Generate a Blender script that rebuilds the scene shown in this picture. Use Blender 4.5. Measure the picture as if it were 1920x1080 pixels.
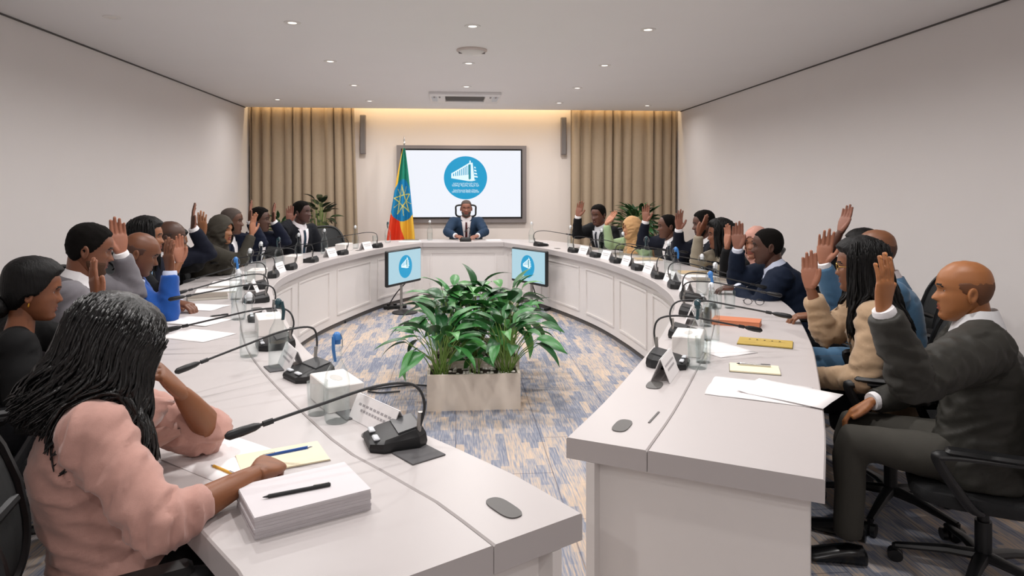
import bpy, bmesh, math, random
from mathutils import Vector, Matrix, noise
from mathutils.bvhtree import BVHTree
V = Vector
random.seed(7)
scene = bpy.context.scene
for o in list(bpy.data.objects):
    bpy.data.objects.remove(o, do_unlink=True)
COL = scene.collection
PI = math.pi

# ------------------------------------------------------------------ camera, world, exposure
CEIL = 2.69          # ceiling height
YB = 10.85           # far wall
YN = -2.6            # wall behind the camera
XL, XR = -3.16, 3.55
cam_d = bpy.data.cameras.new('camera')
cam = bpy.data.objects.new('camera', cam_d)
COL.objects.link(cam)
cam.location = (0, 0, 1.47)
cam.rotation_euler = (PI/2, 0, math.radians(-4.7))
cam_d.sensor_width = 36
cam_d.lens = 24
cam_d.shift_y = -0.0974
cam_d.clip_start = 0.02
scene.camera = cam
world = bpy.data.worlds.new('world')
scene.world = world
world.use_nodes = True
world.node_tree.nodes['Background'].inputs[0].default_value = (0.05, 0.05, 0.055, 1)
world.node_tree.nodes['Background'].inputs[1].default_value = 0.3
scene.view_settings.view_transform = 'Standard'
scene.view_settings.look = 'None'
scene.view_settings.gamma = 1
scene.view_settings.use_curve_mapping = False
scene.view_settings.exposure = -0.08
LAMP_W = 14.4        # watts of each ceiling downlight
COVE_W = 18.0        # watts of the warm strip in the ceiling slot

# ------------------------------------------------------------------ materials
def lin(h):
    h = h.lstrip('#')
    c = [int(h[i:i+2], 16)/255 for i in (0, 2, 4)]
    return tuple(((x/12.92) if x <= .04045 else ((x+.055)/1.055)**2.4) for x in c) + (1,)

def new_mat(name):
    m = bpy.data.materials.new(name)
    m.use_nodes = True
    nt = m.node_tree
    return m, nt, nt.nodes['Principled BSDF']

def mat(name, col, rough=.5, metal=0, spec=.5, var=0, vscale=20, bump=0, bscale=60, stretch=(1, 1, 1), sheen=0, coat=0, sss=0):
    m, nt, b = new_mat(name)
    b.inputs['Base Color'].default_value = lin(col)
    b.inputs['Roughness'].default_value = rough
    b.inputs['Metallic'].default_value = metal
    b.inputs['Specular IOR Level'].default_value = spec
    if sheen:
        b.inputs['Sheen Weight'].default_value = sheen
        b.inputs['Sheen Roughness'].default_value = .4
    if coat:
        b.inputs['Coat Weight'].default_value = coat
    if sss:
        b.inputs['Subsurface Weight'].default_value = sss
        b.inputs['Subsurface Radius'].default_value = (.02, .008, .004)
        b.inputs['Subsurface Scale'].default_value = .5
    if var or bump:
        tc = nt.nodes.new('ShaderNodeTexCoord')
        mp = nt.nodes.new('ShaderNodeMapping')
        mp.inputs['Scale'].default_value = stretch
        nt.links.new(tc.outputs['Object'], mp.inputs[0])
    if var:
        n = nt.nodes.new('ShaderNodeTexNoise')
        n.inputs['Scale'].default_value = vscale
        n.inputs['Detail'].default_value = 4
        nt.links.new(mp.outputs[0], n.inputs['Vector'])
        mx = nt.nodes.new('ShaderNodeMix')
        mx.data_type = 'RGBA'
        c = lin(col)
        mx.inputs['A'].default_value = tuple(x*(1-var) for x in c[:3]) + (1,)
        mx.inputs['B'].default_value = tuple(min(1, x*(1+var)) for x in c[:3]) + (1,)
        nt.links.new(n.outputs['Fac'], mx.inputs['Factor'])
        nt.links.new(mx.outputs['Result'], b.inputs['Base Color'])
    if bump:
        n2 = nt.nodes.new('ShaderNodeTexNoise')
        n2.inputs['Scale'].default_value = bscale
        n2.inputs['Detail'].default_value = 3
        nt.links.new(mp.outputs[0], n2.inputs['Vector'])
        bp = nt.nodes.new('ShaderNodeBump')
        bp.inputs['Strength'].default_value = bump
        bp.inputs['Distance'].default_value = .004
        nt.links.new(n2.outputs['Fac'], bp.inputs['Height'])
        nt.links.new(bp.outputs[0], b.inputs['Normal'])
    return m

def emit(name, col, strength):
    m, nt, b = new_mat(name)
    b.inputs['Base Color'].default_value = (0, 0, 0, 1)
    b.inputs['Emission Color'].default_value = lin(col)
    b.inputs['Emission Strength'].default_value = strength
    b.inputs['Roughness'].default_value = .3
    return m

def glass(name, tint='#f4f8f8', refl=1.0):
    m = bpy.data.materials.new(name)
    m.use_nodes = True
    nt = m.node_tree
    nt.nodes.clear()
    out = nt.nodes.new('ShaderNodeOutputMaterial')
    mix = nt.nodes.new('ShaderNodeMixShader')
    tr = nt.nodes.new('ShaderNodeBsdfTransparent')
    gl = nt.nodes.new('ShaderNodeBsdfGlossy')
    lw = nt.nodes.new('ShaderNodeLayerWeight')
    lw.inputs['Blend'].default_value = .25
    mu = nt.nodes.new('ShaderNodeMath')
    mu.operation = 'MULTIPLY'
    mu.inputs[1].default_value = refl
    tr.inputs[0].default_value = lin(tint)
    gl.inputs['Color'].default_value = (.75, .8, .8, 1)
    gl.inputs['Roughness'].default_value = .05
    nt.links.new(lw.outputs['Facing'], mu.inputs[0])
    nt.links.new(mu.outputs[0], mix.inputs[0])
    nt.links.new(tr.outputs[0], mix.inputs[1])
    nt.links.new(gl.outputs[0], mix.inputs[2])
    nt.links.new(mix.outputs[0], out.inputs[0])
    return m

# ------------------------------------------------------------------ object helpers
def tag(o, label=None, cat=None, group=None, kind=None):
    if label: o['label'] = label
    if cat: o['category'] = cat
    if group: o['group'] = group
    if kind: o['kind'] = kind
    return o

def empty(name, loc=(0, 0, 0), rz=0, parent=None):
    o = bpy.data.objects.new(name, None)
    o.empty_display_size = .05
    COL.objects.link(o)
    o.location = loc
    o.rotation_euler = (0, 0, rz)
    o.parent = parent
    return o

def frames(pts):
    """parallel transported frames along a polyline"""
    n = len(pts)
    ts = []
    for i in range(n):
        t = pts[min(i+1, n-1)] - pts[max(i-1, 0)]
        ts.append(t.normalized() if t.length > 1e-9 else V((0, 0, 1)))
    up = V((0, 0, 1)) if abs(ts[0].z) < .9 else V((0, 1, 0))
    x = ts[0].cross(up).normalized()
    out = []
    for t in ts:
        x = (x - t*x.dot(t))
        x = x.normalized() if x.length > 1e-6 else t.orthogonal().normalized()
        out.append((x, t.cross(x).normalized(), t))
    return out

class MB:
    def __init__(s):
        s.v = []; s.f = []; s.m = []
    def add(s, verts, faces, mi=0, M=None):
        b = len(s.v)
        s.v += [(M @ V(p)) if M is not None else V(p) for p in verts]
        s.f += [tuple(i+b for i in f) for f in faces]
        s.m += [mi]*len(faces) if isinstance(mi, int) else list(mi)
        return s
    def merge(s, o, M=None, mi=None):
        return s.add(o.v, o.f, o.m if mi is None else mi, M)
    def mesh_in(s, me, M=None, mi=0):
        return s.add([v.co.copy() for v in me.vertices], [tuple(p.vertices) for p in me.polygons], mi, M)
    def box(s, c, size, M=None, mi=0, bev=0):
        x, y, z = [k/2 for k in size]
        c = V(c)
        if bev <= 0:
            vs = [c+V((a*x, b*y, d*z)) for d in (-1, 1) for a, b in ((-1, -1), (1, -1), (1, 1), (-1, 1))]
            return s.add(vs, [(3, 2, 1, 0), (4, 5, 6, 7), (0, 1, 5, 4), (1, 2, 6, 5), (2, 3, 7, 6), (3, 0, 4, 7)], mi, M)
        b = min(bev, x*.9, y*.9, z*.9)
        rings = []
        for zz, ins in ((-z, b), (-z+b, 0), (z-b, 0), (z, b)):
            X, Y = x-ins, y-ins
            r = []
            q = b if ins == 0 else b*.6
            for sx, sy in ((1, 1), (-1, 1), (-1, -1), (1, -1)):
                p1 = (sx*(X-q), sy*Y); p2 = (sx*X, sy*(Y-q))
                pr = [p2, p1] if sx*sy > 0 else [p1, p2]
                r += [c+V((a[0], a[1], zz)) for a in pr]
            rings.append(r)
        return s.loft(rings, mi=mi, M=M)
    def loft(s, rings, mi=0, M=None, closed=True, cap=True):
        n = len(rings[0]); vs = [p for r in rings for p in r]; fs = []
        for i in range(len(rings)-1):
            for j in range(n if closed else n-1):
                k = (j+1) % n
                fs.append((i*n+j, i*n+k, (i+1)*n+k, (i+1)*n+j))
        if cap and closed:
            fs.append(tuple(range(n-1, -1, -1)))
            fs.append(tuple(range((len(rings)-1)*n, len(rings)*n)))
        return s.add(vs, fs, mi, M)
    def tube(s, pts, r, n=8, mi=0, M=None, cap=True, flat=1.0):
        pts = [V(p) for p in pts]
        fr = frames(pts)
        rr = r if hasattr(r, '__len__') else [r]*len(pts)
        rings = []
        for p, (x, y, t), q in zip(pts, fr, rr):
            rings.append([p + x*math.cos(2*PI*k/n)*q + y*math.sin(2*PI*k/n)*q*flat for k in range(n)])
        return s.loft(rings, mi, M, cap=cap)
    def sphere(s, c, r, nu=14, nv=10, mi=0, M=None):
        c = V(c); R = r if hasattr(r, '__len__') else (r, r, r)
        vs = [c+V((0, 0, -R[2]))]
        for i in range(1, nv):
            a = -PI/2 + PI*i/nv
            for j in range(nu):
                b = 2*PI*j/nu
                vs.append(c+V((R[0]*math.cos(a)*math.cos(b), R[1]*math.cos(a)*math.sin(b), R[2]*math.sin(a))))
        vs.append(c+V((0, 0, R[2])))
        fs = [(0, 1+(j+1) % nu, 1+j) for j in range(nu)]
        for i in range(nv-2):
            for j in range(nu):
                k = (j+1) % nu
                fs.append((1+i*nu+j, 1+i*nu+k, 1+(i+1)*nu+k, 1+(i+1)*nu+j))
        e = len(vs)-1; st = 1+(nv-2)*nu
        fs += [(st+j, st+(j+1) % nu, e) for j in range(nu)]
        return s.add(vs, fs, mi, M)
    def lathe(s, prof, n=20, mi=0, M=None, cap=True):
        return s.loft([[V((r*math.cos(2*PI*k/n), r*math.sin(2*PI*k/n), z)) for k in range(n)] for r, z in prof], mi, M, cap=cap)
    def prism(s, poly, z0, z1, mi=0, M=None):
        return s.loft([[V((p[0], p[1], z)) for p in poly] for z in (z0, z1)], mi, M)
    def grid(s, rows, mi=0, M=None):
        n = len(rows[0])
        return s.add([p for r in rows for p in r], [(i*n+j, i*n+j+1, (i+1)*n+j+1, (i+1)*n+j) for i in range(len(rows)-1) for j in range(n-1)], mi, M)
    def mesh(s, name, mats, smooth=True, angle=40):
        me = bpy.data.meshes.new(name)
        me.from_pydata([tuple(p) for p in s.v], [], s.f)
        for m in (mats if isinstance(mats, (list, tuple)) else [mats]):
            me.materials.append(m)
        me.polygons.foreach_set('material_index', s.m)
        if smooth:
            me.polygons.foreach_set('use_smooth', [True]*len(me.polygons))
            if angle < 180:
                me.set_sharp_from_angle(angle=math.radians(angle))
        me.update()
        return me
    def build(s, name, mats, parent=None, smooth=True, angle=40, origin=None, loc=None):
        if origin is not None:
            o3 = V(origin); s.v = [p-o3 for p in s.v]
        ob = bpy.data.objects.new(name, s.mesh(name, mats, smooth, angle))
        COL.objects.link(ob)
        ob.parent = parent
        if loc is not None: ob.location = loc
        return ob

def copy_tree(o, parent=None):
    c = o.copy(); COL.objects.link(c); c.parent = parent
    for ch in list(o.children):
        copy_tree(ch, c)
    return c

def solidify(ob, t, off=0):
    md = ob.modifiers.new('solid', 'SOLIDIFY'); md.thickness = t; md.offset = off
    return ob

def remesh(mb, voxel, smooth=4, fac=.5):
    me = mb.mesh('tmp', [], smooth=False) if False else None
    me = bpy.data.meshes.new('tmp'); me.from_pydata([tuple(p) for p in mb.v], [], mb.f)
    ob = bpy.data.objects.new('tmp', me); COL.objects.link(ob)
    r = ob.modifiers.new('r', 'REMESH'); r.mode = 'VOXEL'; r.voxel_size = voxel
    if smooth:
        k = ob.modifiers.new('s', 'SMOOTH'); k.iterations = smooth; k.factor = fac
    dg = bpy.context.evaluated_depsgraph_get()
    out = bpy.data.meshes.new_from_object(ob.evaluated_get(dg))
    bpy.data.objects.remove(ob); bpy.data.meshes.remove(me)
    b = MB().mesh_in(out); bpy.data.meshes.remove(out)
    return b

def catmull(P, n=10):
    P = [V(p) for p in P]
    P = [P[0]*2-P[1]] + P + [P[-1]*2-P[-2]]
    o = []
    for i in range(1, len(P)-2):
        a, b, c, d = P[i-1:i+3]
        for k in range(n):
            t = k/n
            o.append(.5*((2*b)+(c-a)*t+(2*a-5*b+4*c-d)*t*t+(3*b-a-3*c+d)*t**3))
    o.append(P[-2])
    return o

# ------------------------------------------------------------------ shared materials
M_wall = mat('wall_paint', '#eee9e7', .85, var=.02, vscale=2, bump=.03, bscale=150)
M_ceil = mat('ceiling_paint', '#f6f3f2', .9, var=.015, vscale=2)
M_far = mat('far_wall_paint', '#eee4dc', .8)
M_dark = mat('gap_shade_and_plinth', '#5c5856', .8)  # shade of the ceiling gap as a colour; also the dark table plinth
M_black = mat('black_plastic', '#141517', .45, bump=.05, bscale=300)
M_blackgl = mat('black_gloss', '#0c0d0f', .25)
M_white = mat('white_laminate', '#bdb7b6', .38, var=.012, vscale=6)
M_whitep = mat('white_panel', '#e6e1de', .5, var=.012, vscale=5)
M_paper = mat('paper', '#efecec', .8)
M_metal = mat('brushed_metal', '#9a9894', .35, metal=.8)
M_gmet = mat('grey_frame', '#8d8583', .45, metal=.3)
M_chrome = mat('chrome', '#c9c9c9', .18, metal=1)
M_glass = glass('clear_glass', '#fdffff', .6)
M_water = glass('water', '#fcfefe', .3)

# ------------------------------------------------------------------ room
def carpet():
    m, nt, b = new_mat('carpet')
    N = nt.nodes.new; L = nt.links.new
    tc = N('ShaderNodeTexCoord')
    mp = N('ShaderNodeMapping'); mp.inputs['Rotation'].default_value = (0, 0, math.radians(90))
    L(tc.outputs['Object'], mp.inputs[0])
    # warp rows a little so the dashes are ragged
    br = N('ShaderNodeTexBrick')
    br.offset = .37; br.offset_frequency = 2; br.squash = 1
    br.inputs['Scale'].default_value = 1
    br.inputs['Brick Width'].default_value = .24
    br.inputs['Row Height'].default_value = .047
    br.inputs['Mortar Size'].default_value = .0
    br.inputs['Bias'].default_value = 0
    br.inputs['Color1'].default_value = (0, 0, 0, 1)
    br.inputs['Color2'].default_value = (1, 1, 1, 1)
    L(mp.outputs[0], br.inputs['Vector'])
    st = N('ShaderNodeMapping'); st.inputs['Scale'].default_value = (9, 130, 1)
    L(mp.outputs[0], st.inputs[0])
    ns = N('ShaderNodeTexNoise'); ns.inputs['Scale'].default_value = 1; ns.inputs['Detail'].default_value = 3
    L(st.outputs[0], ns.inputs['Vector'])
    big = N('ShaderNodeTexNoise'); big.inputs['Scale'].default_value = 1.3; big.inputs['Detail'].default_value = 1
    L(mp.outputs[0], big.inputs['Vector'])
    def math_(op, a, c):
        q = N('ShaderNodeMath'); q.operation = op
        for i, x in enumerate((a, c)):
            if isinstance(x, (int, float)): q.inputs[i].default_value = x
            else: L(x, q.inputs[i])
        return q.outputs[0]
    s = math_('ADD', math_('MULTIPLY', br.outputs['Color'], .46), math_('MULTIPLY', math_('SUBTRACT', ns.outputs['Fac'], .5), 1.5))
    s = math_('ADD', s, math_('MULTIPLY', math_('SUBTRACT', big.outputs['Fac'], .5), .5))
    s = math_('ADD', s, .13)
    cr = N('ShaderNodeValToRGB')
    e = cr.color_ramp.elements
    e[0].position = 0; e[0].color = lin('#7b8090')
    e[1].position = 1; e[1].color = lin('#d8c2ad')
    for p, c in ((.22, '#8b909d'), (.36, '#a2a0a4'), (.5, '#b6aba3'), (.68, '#c8b4a1')):
        x = e.new(p); x.color = lin(c)
    L(s, cr.inputs[0])
    # fine seams between the carpet planks
    sm = N('ShaderNodeTexBrick'); sm.offset = .5
    sm.inputs['Scale'].default_value = 1
    sm.inputs['Brick Width'].default_value = 1.0; sm.inputs['Row Height'].default_value = .5
    sm.inputs['Mortar Size'].default_value = .003; sm.inputs['Mortar Smooth'].default_value = 0
    for k in ('Color1', 'Color2'): sm.inputs[k].default_value = (1, 1, 1, 1)
    sm.inputs['Mortar'].default_value = (.55, .55, .6, 1)
    L(mp.outputs[0], sm.inputs['Vector'])
    mx = N('ShaderNodeMix'); mx.data_type = 'RGBA'; mx.blend_type = 'MULTIPLY'; mx.inputs['Factor'].default_value = 1
    L(cr.outputs[0], mx.inputs['A']); L(sm.outputs['Color'], mx.inputs['B'])
    L(mx.outputs['Result'], b.inputs['Base Color'])
    b.inputs['Roughness'].default_value = 1
    b.inputs['Specular IOR Level'].default_value = .1
    bp = N('ShaderNodeBump'); bp.inputs['Strength'].default_value = .3; bp.inputs['Distance'].default_value = .003
    L(ns.outputs['Fac'], bp.inputs['Height']); L(bp.outputs[0], b.inputs['Normal'])
    return m

def struct(name, mb, m, parent=None, **k):
    o = mb.build(name, m, parent, smooth=False)
    if parent is None: o['kind'] = 'structure'
    return o

W = XR-XL; XC = (XL+XR)/2; D = YB-YN; YC = (YB+YN)/2
struct('floor', MB().box((XC, YC, -.05), (W+.4, D+.4, .1)), carpet())
SLOT = .30
struct('ceiling', MB().box((XC, (YN+YB-SLOT)/2, CEIL+.06), (W, D-SLOT, .12)).box((XC, YB-SLOT/2, CEIL+.33), (W, SLOT, .06)).box((XC, YB-SLOT-.02, CEIL+.21), (W, .04, .18)), M_ceil)
struct('wall_left', MB().box((XL-.1, YC, 1.5), (.2, D+.4, 3.2)), M_wall)
struct('wall_right', MB().box((XR+.1, YC, 1.5), (.2, D+.4, 3.2)), M_wall)
struct('wall_far', MB().box((XC, YB+.1, 1.5), (W, .2, 3.2)), M_far)
struct('wall_near', MB().box((XC, YN-.1, 1.5), (W, .2, 3.2)), M_wall)
struct('gap_shade_1', MB().box((XL+.006, (YN+YB-SLOT)/2, CEIL-.006), (.010, D-SLOT, .012)), M_dark)  # dark strip standing in for the shade of the ceiling-wall gap
struct('gap_shade_2', MB().box((XR-.006, (YN+YB-SLOT)/2, CEIL-.006), (.010, D-SLOT, .012)), M_dark)
struct('baseboard_left', MB().box((XL+.008, YC, .045), (.016, D, .09)), M_black)
struct('baseboard_right', MB().box((XR-.008, YC, .045), (.016, D, .09)), M_black)
struct('baseboard_far', MB().box((XC, YB-.008, .045), (W-.04, .016, .09)), M_black)

# warm light strip hidden in the ceiling slot
cl = bpy.data.lights.new('cove_strip', 'AREA'); cl.shape = 'RECTANGLE'; cl.size = W-.2; cl.size_y = .05
cl.energy = COVE_W; cl.color = (1, .72, .38)
strip = empty('light_strip', (XC, YB-SLOT+.06, CEIL+.26))
tag(strip, 'warm strip light hidden in the slot above the curtains', 'strip light')
MB().box((0, 0, .02), (W-.2, .05, .02)).build('housing', M_metal, strip)
co = bpy.data.objects.new('lamp', cl); COL.objects.link(co); co.parent = strip
co.location = (0, 0, 0); co.rotation_euler = (math.radians(18), 0, 0)

# ceiling downlights
M_lens = emit('lamp_lens', '#fff4e8', 3)
M_lensoff = mat('lamp_lens_unlit', '#efe8e0', .4)
M_ring = mat('lamp_ring', '#eeeae6', .4)
def lamp_proto(lit, power=1.0):
    r = empty('downlight')
    prof = [(.030, -.001), (.034, -.006), (.058, -.006), (.062, -.002), (.062, 0)]
    MB().lathe(prof, 28, cap=False).build('trim_ring', M_ring, r)
    MB().lathe([(.0005, -.003), (.031, -.003), (.031, 0)], 24, cap=False).build('lens', M_lens if lit else M_lensoff, r)
    if lit:
        ld = bpy.data.lights.new('downlight', 'AREA')
        ld.energy = LAMP_W*power; ld.color = (1, .965, .945); ld.spread = math.radians(165); ld.shape = 'DISK'; ld.size = .11
        lo = bpy.data.objects.new('lamp', ld); COL.objects.link(lo); lo.parent = r; lo.location = (0, 0, -.03)
    return r
lit_p, off_p, dim_p = lamp_proto(True), lamp_proto(False), lamp_proto(True, .35)
LAMPS = []
rows = [-1.0, 2.05, 3.6, 5.14, 6.67, 8.2, 9.66]  # rearmost row is unseen, added to light upright faces turned to the camera
cols = [(-1.2, 'left'), (.125, 'middle'), (1.47, 'right')]
ords = {-1.0: 'unseen row added behind the camera as fill', 2.05: 'row over the front table ends', 3.6: 'row just out of view overhead', 5.14: 'nearest in view', 6.67: 'second row in view', 8.2: 'third row in view', 9.66: 'last row before the screen wall'}
for y in rows:
    for x, cn in cols:
        LAMPS.append((x, y, True, 'round ceiling downlight, %s column, %s' % (cn, ords[y])))
LAMPS += [(-2.44, 9.6, 'dim', 'round ceiling downlight above the left curtain'), (2.81, 9.86, 'dim', 'round ceiling downlight above the right curtain'),
          (-2.44, 5.08, False, 'unlit ceiling downlight near the left wall')]
protos = {True: lit_p, False: off_p, 'dim': dim_p}; first = dict(protos)
for x, y, lit, lab in LAMPS:
    o = first.pop(lit, None) or copy_tree(protos[lit])
    o.location = (x, y, CEIL)
    tag(o, lab, 'downlight', 'ceiling downlights')

# ------------------------------------------------------------------ far wall: screen, curtains, speakers, flag
SX0, SX1, SZ0, SZ1 = -.925, 1.118, .925, 2.145
scr = empty('wall_screen', ((SX0+SX1)/2, YB, SZ0))
tag(scr, 'large lit wall screen with a round blue emblem behind the head of the table', 'screen')
def frame_bars(x0, x1, z0, z1, w, y, t, mb=None):
    mb = mb or MB()
    mb.box(((x0+x1)/2, y, z1-w/2), (x1-x0, t, w)); mb.box(((x0+x1)/2, y, z0+w/2), (x1-x0, t, w))
    mb.box((x0+w/2, y, (z0+z1)/2), (w, t, z1-z0-2*w)); mb.box((x1-w/2, y, (z0+z1)/2), (w, t, z1-z0-2*w))
    return mb
w2 = (SX1-SX0)/2; hh = SZ1-SZ0
frame_bars(-w2, w2, 0, hh, .075, -.03, .06).build('surround', M_gmet, scr, smooth=False)
frame_bars(-w2+.07, w2-.07, .07, hh-.055, .022, -.05, .05).build('bezel', M_blackgl, scr, smooth=False)
M_scr = emit('screen_white', '#f1f4fc', 1.05)
M_scrb = emit('screen_blue', '#149fd0', 1.0)
M_scrw = emit('screen_print', '#e6fbff', 1.05)
M_scrd = emit('screen_print_dark', '#3a8f86', .9)
MB().box((0, -.045, hh/2), (2*w2-.17, .03, hh-.16)).build('panel', M_scr, scr, smooth=False)

def text_mesh(body, size, m, name, parent, loc, width=None, rot=(PI/2, 0, 0)):
    cu = bpy.data.curves.new('t', 'FONT'); cu.body = body; cu.size = size; cu.align_x = 'CENTER'; cu.align_y = 'CENTER'
    cu.extrude = .0008; cu.resolution_u = 3
    ob = bpy.data.objects.new('t', cu); COL.objects.link(ob)
    me = bpy.data.meshes.new_from_object(ob.evaluated_get(bpy.context.evaluated_depsgraph_get()))
    bpy.data.objects.remove(ob)
    me.materials.clear(); me.materials.append(m)
    o = bpy.data.objects.new(name, me); COL.objects.link(o); o.parent = parent; o.location = loc; o.rotation_euler = rot
    xs = [v.co.x for v in me.vertices]
    if width and xs:
        k = width/max(1e-4, max(xs)-min(xs)); o.scale = (k, 1, 1)
    return o

def disc(r, n, y0, y1, cx=0, cz=0):
    return MB().loft([[V((cx+r*math.cos(2*PI*k/n), y, cz+r*math.sin(2*PI*k/n))) for k in range(n)] for y in (y0, y1)])

def emblem(parent, cx, y, cz, R, full=True, d=1):
    """round blue emblem: a receding building with columns and a tower, four lines of lettering"""
    e = disc(R, 56 if full else 32, y, y-.003, cx, cz).build('emblem', M_scrb, parent, smooth=False)
    def poly(pts, name, m, off=.005):
        P = [V((cx+a*R, y-off, cz+b*R)) for a, b in pts]
        mb = MB().loft([P, [p+V((0, .003, 0)) for p in P]])
        return mb.build(name, m, e, smooth=False)
    b = MB()
    def q(pts, off=.005):
        P = [V((cx+a*R, y-off, cz+c*R)) for a, c in pts]
        b.loft([P, [p+V((0, .003, 0)) for p in P]])
    q([(-.66, .20), (.18, .70), (.18, .63), (-.66, .13)])                 # sloping eave
    n = 9 if full else 4
    for i in range(n):
        t = i/n; t2 = (i+.55)/n
        x0, x1 = -.64+.80*t**.9, -.64+.80*t2**.9
        top = lambda x: .20+(x+.66)/.84*.44
        bot = lambda x: .06+(x+.66)/.84*.10
        q([(x0, bot(x0)), (x0, top(x0)), (x1, top(x1)), (x1, bot(x1))])
    q([(-.66, .06), (.14, .15), (.14, -.07), (-.66, -.02)])
    q([(-.66, -.02), (-.66, .14), (-.60, .14), (-.60, -.02)])
    q([(.24, .70), (.33, .70), (.42, -.14), (.25, -.14)])                 # tower
    q([(.18, .80), (.24, .80), (.24, .62), (.18, .62)])
    q([(-.66, -.02), (.25, -.06), (.50, -.10), (.30, -.16), (.1, -.15)])
    for i in range(4):
        z = .52-.14*i
        q([(.40, z), (.46+.03*i, z-.02), (.48+.03*i, z-.09), (.40, z-.07)])
    b.build('building', M_scrw, e, smooth=False)
    poly([(.15, .60), (.20, .62), (.20, -.08), (.15, -.07)], 'doorway', M_scrd, .007)
    if full:
        lines = [('የኢትዮጵያ ፌዴራላዊ ዴሞክራሲያዊ ሪፐብሊክ', -.27, .070, 1.15), ('የጠቅላይ ሚኒስትር ጽሕፈት ቤት', -.37, .105, 1.25),
                 ('Federal Democratic Republic of Ethiopia', -.57, .080, 1.12), ('OFFICE OF THE PRIME MINISTER', -.66, .085, 1.26)]
        for t, z, sz, wd in lines:
            text_mesh(t, sz*R*1.35, M_scrw, 'lettering', e, (cx, y-.005, cz+z*R), wd*R)
    return e
emblem(scr, .152-(SX0+SX1)/2, -.061, 1.635-SZ0, .34)

M_curt = mat('curtain_cloth', '#b3a088', .9, var=.05, vscale=30, bump=.08, bscale=400, sheen=.2)
def curtain(x0, x1, lab, flare, seed):
    rnd = random.Random(seed)
    n = 150; rows = []
    fr = [rnd.uniform(-.5, .5) for _ in range(8)]
    zs = [.02, .4, .8, 1.2, 1.6, 2.0, 2.35, 2.6, CEIL+.14]
    for z in zs:
        t = z/(CEIL+.14); r = []
        for i in range(n+1):
            u = i/n
            ph = 2*PI*u*10.5 + .9*math.sin(2*PI*u*2.3+fr[0]) + .5*math.sin(2*PI*u*5.1+fr[1]+(1-t)*.7)
            amp = .040 + .012*math.sin(u*17+fr[2])
            if t > .97: amp *= .7
            s = math.sin(ph)
            y = amp*(abs(s)**.75)*math.copysign(1, s)
            x = x0+(x1-x0)*u + .018*math.cos(ph) + flare*(1-t)*u**3*.1
            r.append(V((x, YB-.145+y, z)))
        rows.append(r)
    o = MB().grid(rows).build('curtain', M_curt, None, angle=180)
    solidify(o, .004)
    tag(o, lab, 'curtain', 'tan curtains')
curtain(-3.14, -1.56, 'tan pleated curtain left of the wall screen', .8, 3)
curtain(1.80, 3.52, 'tan pleated curtain right of the wall screen', -.2, 5)

def column_speaker(x, z0, z1, lab):
    r = empty('column_speaker', (x, YB, z0)); h = z1-z0
    tag(r, lab, 'speaker', 'column speakers')
    MB().box((0, -.075, h/2), (.088, .07, h), bev=.008).build('cabinet', M_gmet, r)
    MB().box((0, -.1125, h/2), (.07, .006, h-.03), bev=.002).build('grille', mat('speaker_grille', '#7d7775', .6, bump=.4, bscale=900), r)
    MB().box((0, -.02, h*.25), (.03, .04, .05)).box((0, -.02, h*.75), (.03, .04, .05)).build('bracket', M_metal, r)
column_speaker(-1.44, 2.0, 2.61, 'slim grey column speaker beside the left curtain')
column_speaker(1.71, 2.0, 2.60, 'slim grey column speaker beside the right curtain')

# flag on a stand
fl = empty('flag', (-.78, 10.45, 0))
tag(fl, 'green yellow and red flag with a blue disc and star, hanging from a pole', 'flag')
MB().tube([(0, 0, .03), (0, 0, 2.14)], .012, 10).build('pole', M_chrome, fl)
MB().lathe([(.16, 0), (.16, .015), (.10, .03), (.03, .05), (.02, .1)], 24).build('stand', M_metal, fl)
MB().lathe([(.0, 2.13), (.016, 2.15), (.008, 2.17), (.014, 2.20), (.004, 2.24), (.001, 2.27)], 12, cap=False).build('finial', M_chrome, fl)
FM = [mat('flag_green', '#0f8a70', .75, sheen=.2), mat('flag_yellow', '#f0bc3e', .75), mat('flag_red', '#e8401c', .75), mat('flag_blue', '#1487bd', .75), mat('flag_star', '#e4d96a', .75)]
def flag_pt(u, v):
    """u across the drape 0..1, v from the top 0..1: a cloth hung from its corner, widening downwards"""
    w = .035+.40*v**.85
    z = 2.08-1.42*v - .06*(u-.5)**2
    ph = u*4.6*PI+.6*v
    fold = (.012+.05*v)*math.sin(ph)
    return V((-.02*v-w*.56+w*u, -.03-fold-.02*v, z))
NU, NV = 72, 150
star = []
for k in range(5):
    a = math.radians(90+72*k+8)
    star.append((.52+.46*math.cos(a), .555+.165*math.sin(-a)))
segs = [(star[k], star[(k+2) % 5]) for k in range(5)]
rays = []
for k in range(5):
    a = math.radians(90+36+72*k+8)
    rays.append(((.52+.21*math.cos(a), .555+.08*math.sin(-a)), (.52+.45*math.cos(a), .555+.165*math.sin(-a))))
def dist(p, s):
    (ax, ay), (bx, by) = s
    asp = 1.42/.33
    ax, bx, px = ax, bx, p[0]; ay *= asp; by *= asp; py = p[1]*asp
    dx, dy = bx-ax, by-ay
    t = max(0, min(1, ((px-ax)*dx+(py-ay)*dy)/(dx*dx+dy*dy)))
    return math.hypot(px-ax-t*dx, py-ay-t*dy)
fm = MB(); rowsf = [[flag_pt(i/NU, j/NV) for i in range(NU+1)] for j in range(NV+1)]
mi = []
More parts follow.
